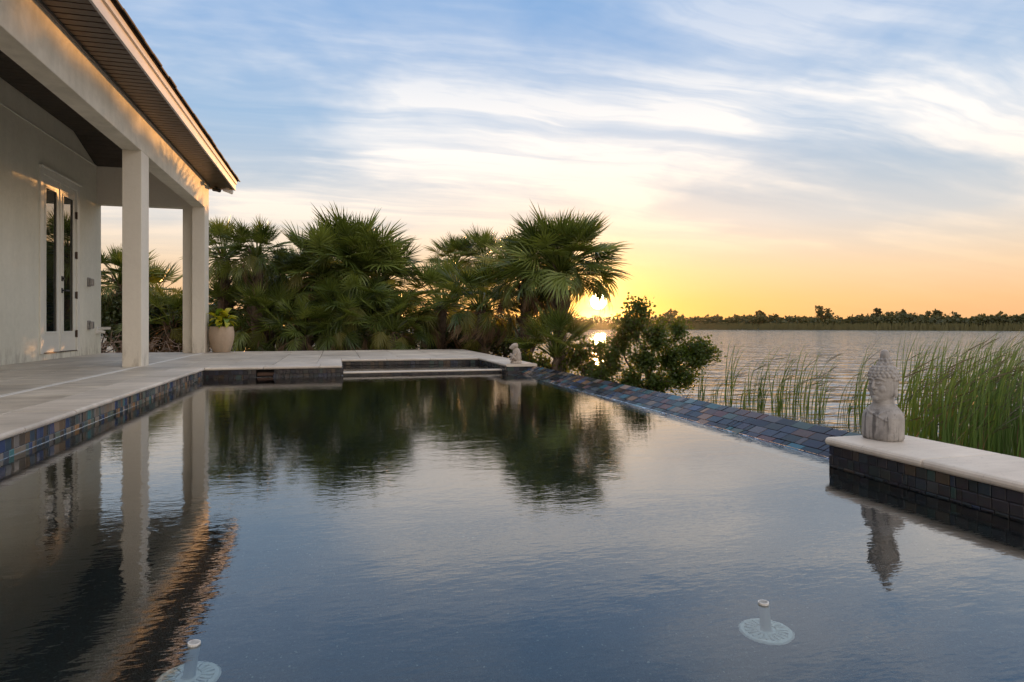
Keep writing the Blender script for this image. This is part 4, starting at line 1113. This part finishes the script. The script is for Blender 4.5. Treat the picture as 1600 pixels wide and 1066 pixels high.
# ------------------------------------------------------------------ far shore
def az_pt(az, r, z=0): return Vector((math.sin(az) * r, math.cos(az) * r, z))
rg = random.Random(42)
def crown_pts(rg, c, w, h, n):
    pts = []
    for _ in range(n):
        v = Vector((rg.gauss(0, 1), rg.gauss(0, 1), rg.gauss(0, 1))).normalized() * rg.random() ** .4
        pts.append(c + Vector((v.x * w, v.y * w, v.z * h)))
    return pts
pts = []
for k in range(1300):
    az = R(rg.uniform(-25, 75)); r = rg.uniform(182, 222); g = LAKE + .3; hh = rg.choice((2.8, 3.1, 3.4, 3.7)) * rg.uniform(.9, 1.12) * (1 + .25 * noise.noise(Vector((az * 14, 0, 2))))
    base = az_pt(az, r, g); w = rg.uniform(1.0, 2.4)
    for _ in range(rg.randint(2, 4)):
        c = base + Vector((rg.gauss(0, w * .5), rg.gauss(0, w * .5), hh * rg.uniform(.12, .78))); pts += crown_pts(rg, c, w * rg.uniform(.5, .9), hh * .26, 30)
vs, fs = leaf_quads(rg, pts, .9, .42)
prop(link('far_woods', raw('far_woods', vs, fs, M_FAR)), 'dark band of woods along the far shore of the lake', 'woods', kind='stuff')
vs, fs = [], []
for k in range(9000):
    az = R(rg.uniform(-25, 75)); r = rg.uniform(173, 181); p = az_pt(az, r, LAKE - .1); h = rg.uniform(.9, 2.0); sd = Vector((math.cos(az), -math.sin(az), 0)) * rg.uniform(.08, .3); a = len(vs)
    tp = p + Vector((rg.gauss(0, .2), 0, h)); vs += [tuple(p - sd), tuple(p + sd), tuple(tp + sd * .2), tuple(tp - sd * .2)]; fs.append((a, a + 1, a + 2, a + 3))
prop(link('far_reeds', raw('far_reeds', vs, fs, M_FARREED)), 'pale strip of reeds at the water edge of the far shore', 'reeds', kind='stuff')
for px, top, w, lab in ((1285, 477, 2.6, 'tallest ragged tree on the far shore, above the leaning reed clumps'), (1370, 482, 1.9, 'rounded tree on the far shore above the stone bust'), (1413, 485, 1.2, 'small round tree on the far shore right of the stone bust'),
                        (1190, 487, 1.8, 'thin topped tree on the far shore left of the tallest one'), (1461, 486, 1.7, 'broad tree on the far shore above the left of the reed bed'), (1047, 484, 1.6, 'tree on the far shore above the large shrub')):
    d = 184.0; c = at(px, d, LAKE + .3); rr = random.Random(px); ht = EYE + (507 - top) / 1000 * d - c.z
    root = empty('far_tree', c, lab, 'tree', 'trees standing out on the far shore')
    m = MB(); m.tube([c, c + Vector((.1, 0, ht * .5)), c + Vector((0, .1, ht * .9))], [.18, .13, .04], 6)
    pp = []
    for _ in range(9):
        e = c + Vector((rr.gauss(0, w * .42), rr.gauss(0, w * .4), ht * rr.uniform(.5, .93))); m.tube([c + Vector((0, 0, ht * .45)), e], [.08, .03], 4); pp += crown_pts(rr, e, w * .32, ht * .11, 46)
    m.build('trunk', M_TRUNK, root)
    vs, fs = leaf_quads(rr, pp, .62, .45); link('crown', raw('crown', [tuple(Vector(v) - c) for v in vs], fs, M_FAR), root)

# ------------------------------------------------------------------ added thin haze that imitates the lens glow round the sun
def glow_haze():
    m = bpy.data.materials.new('sun_glow_haze'); m.use_nodes = True; t = NT(m.node_tree); t.n.clear()
    out = t.node('ShaderNodeOutputMaterial'); v = t.node('ShaderNodeVolumePrincipled')
    v.inputs['Color'].default_value = (.96, .94, .90, 1); v.inputs['Density'].default_value = .00003; v.inputs['Anisotropy'].default_value = .95
    t.l.new(v.outputs[0], out.inputs['Volume'])
    b = MB(); b.box(-5400, 5400, -5400, 5400, -4.5, 7.5)
    prop(b.build('glow_haze', m), 'thin volume added for sun glow over the lake and pool', 'glow_haze', kind='stuff')
glow_haze()
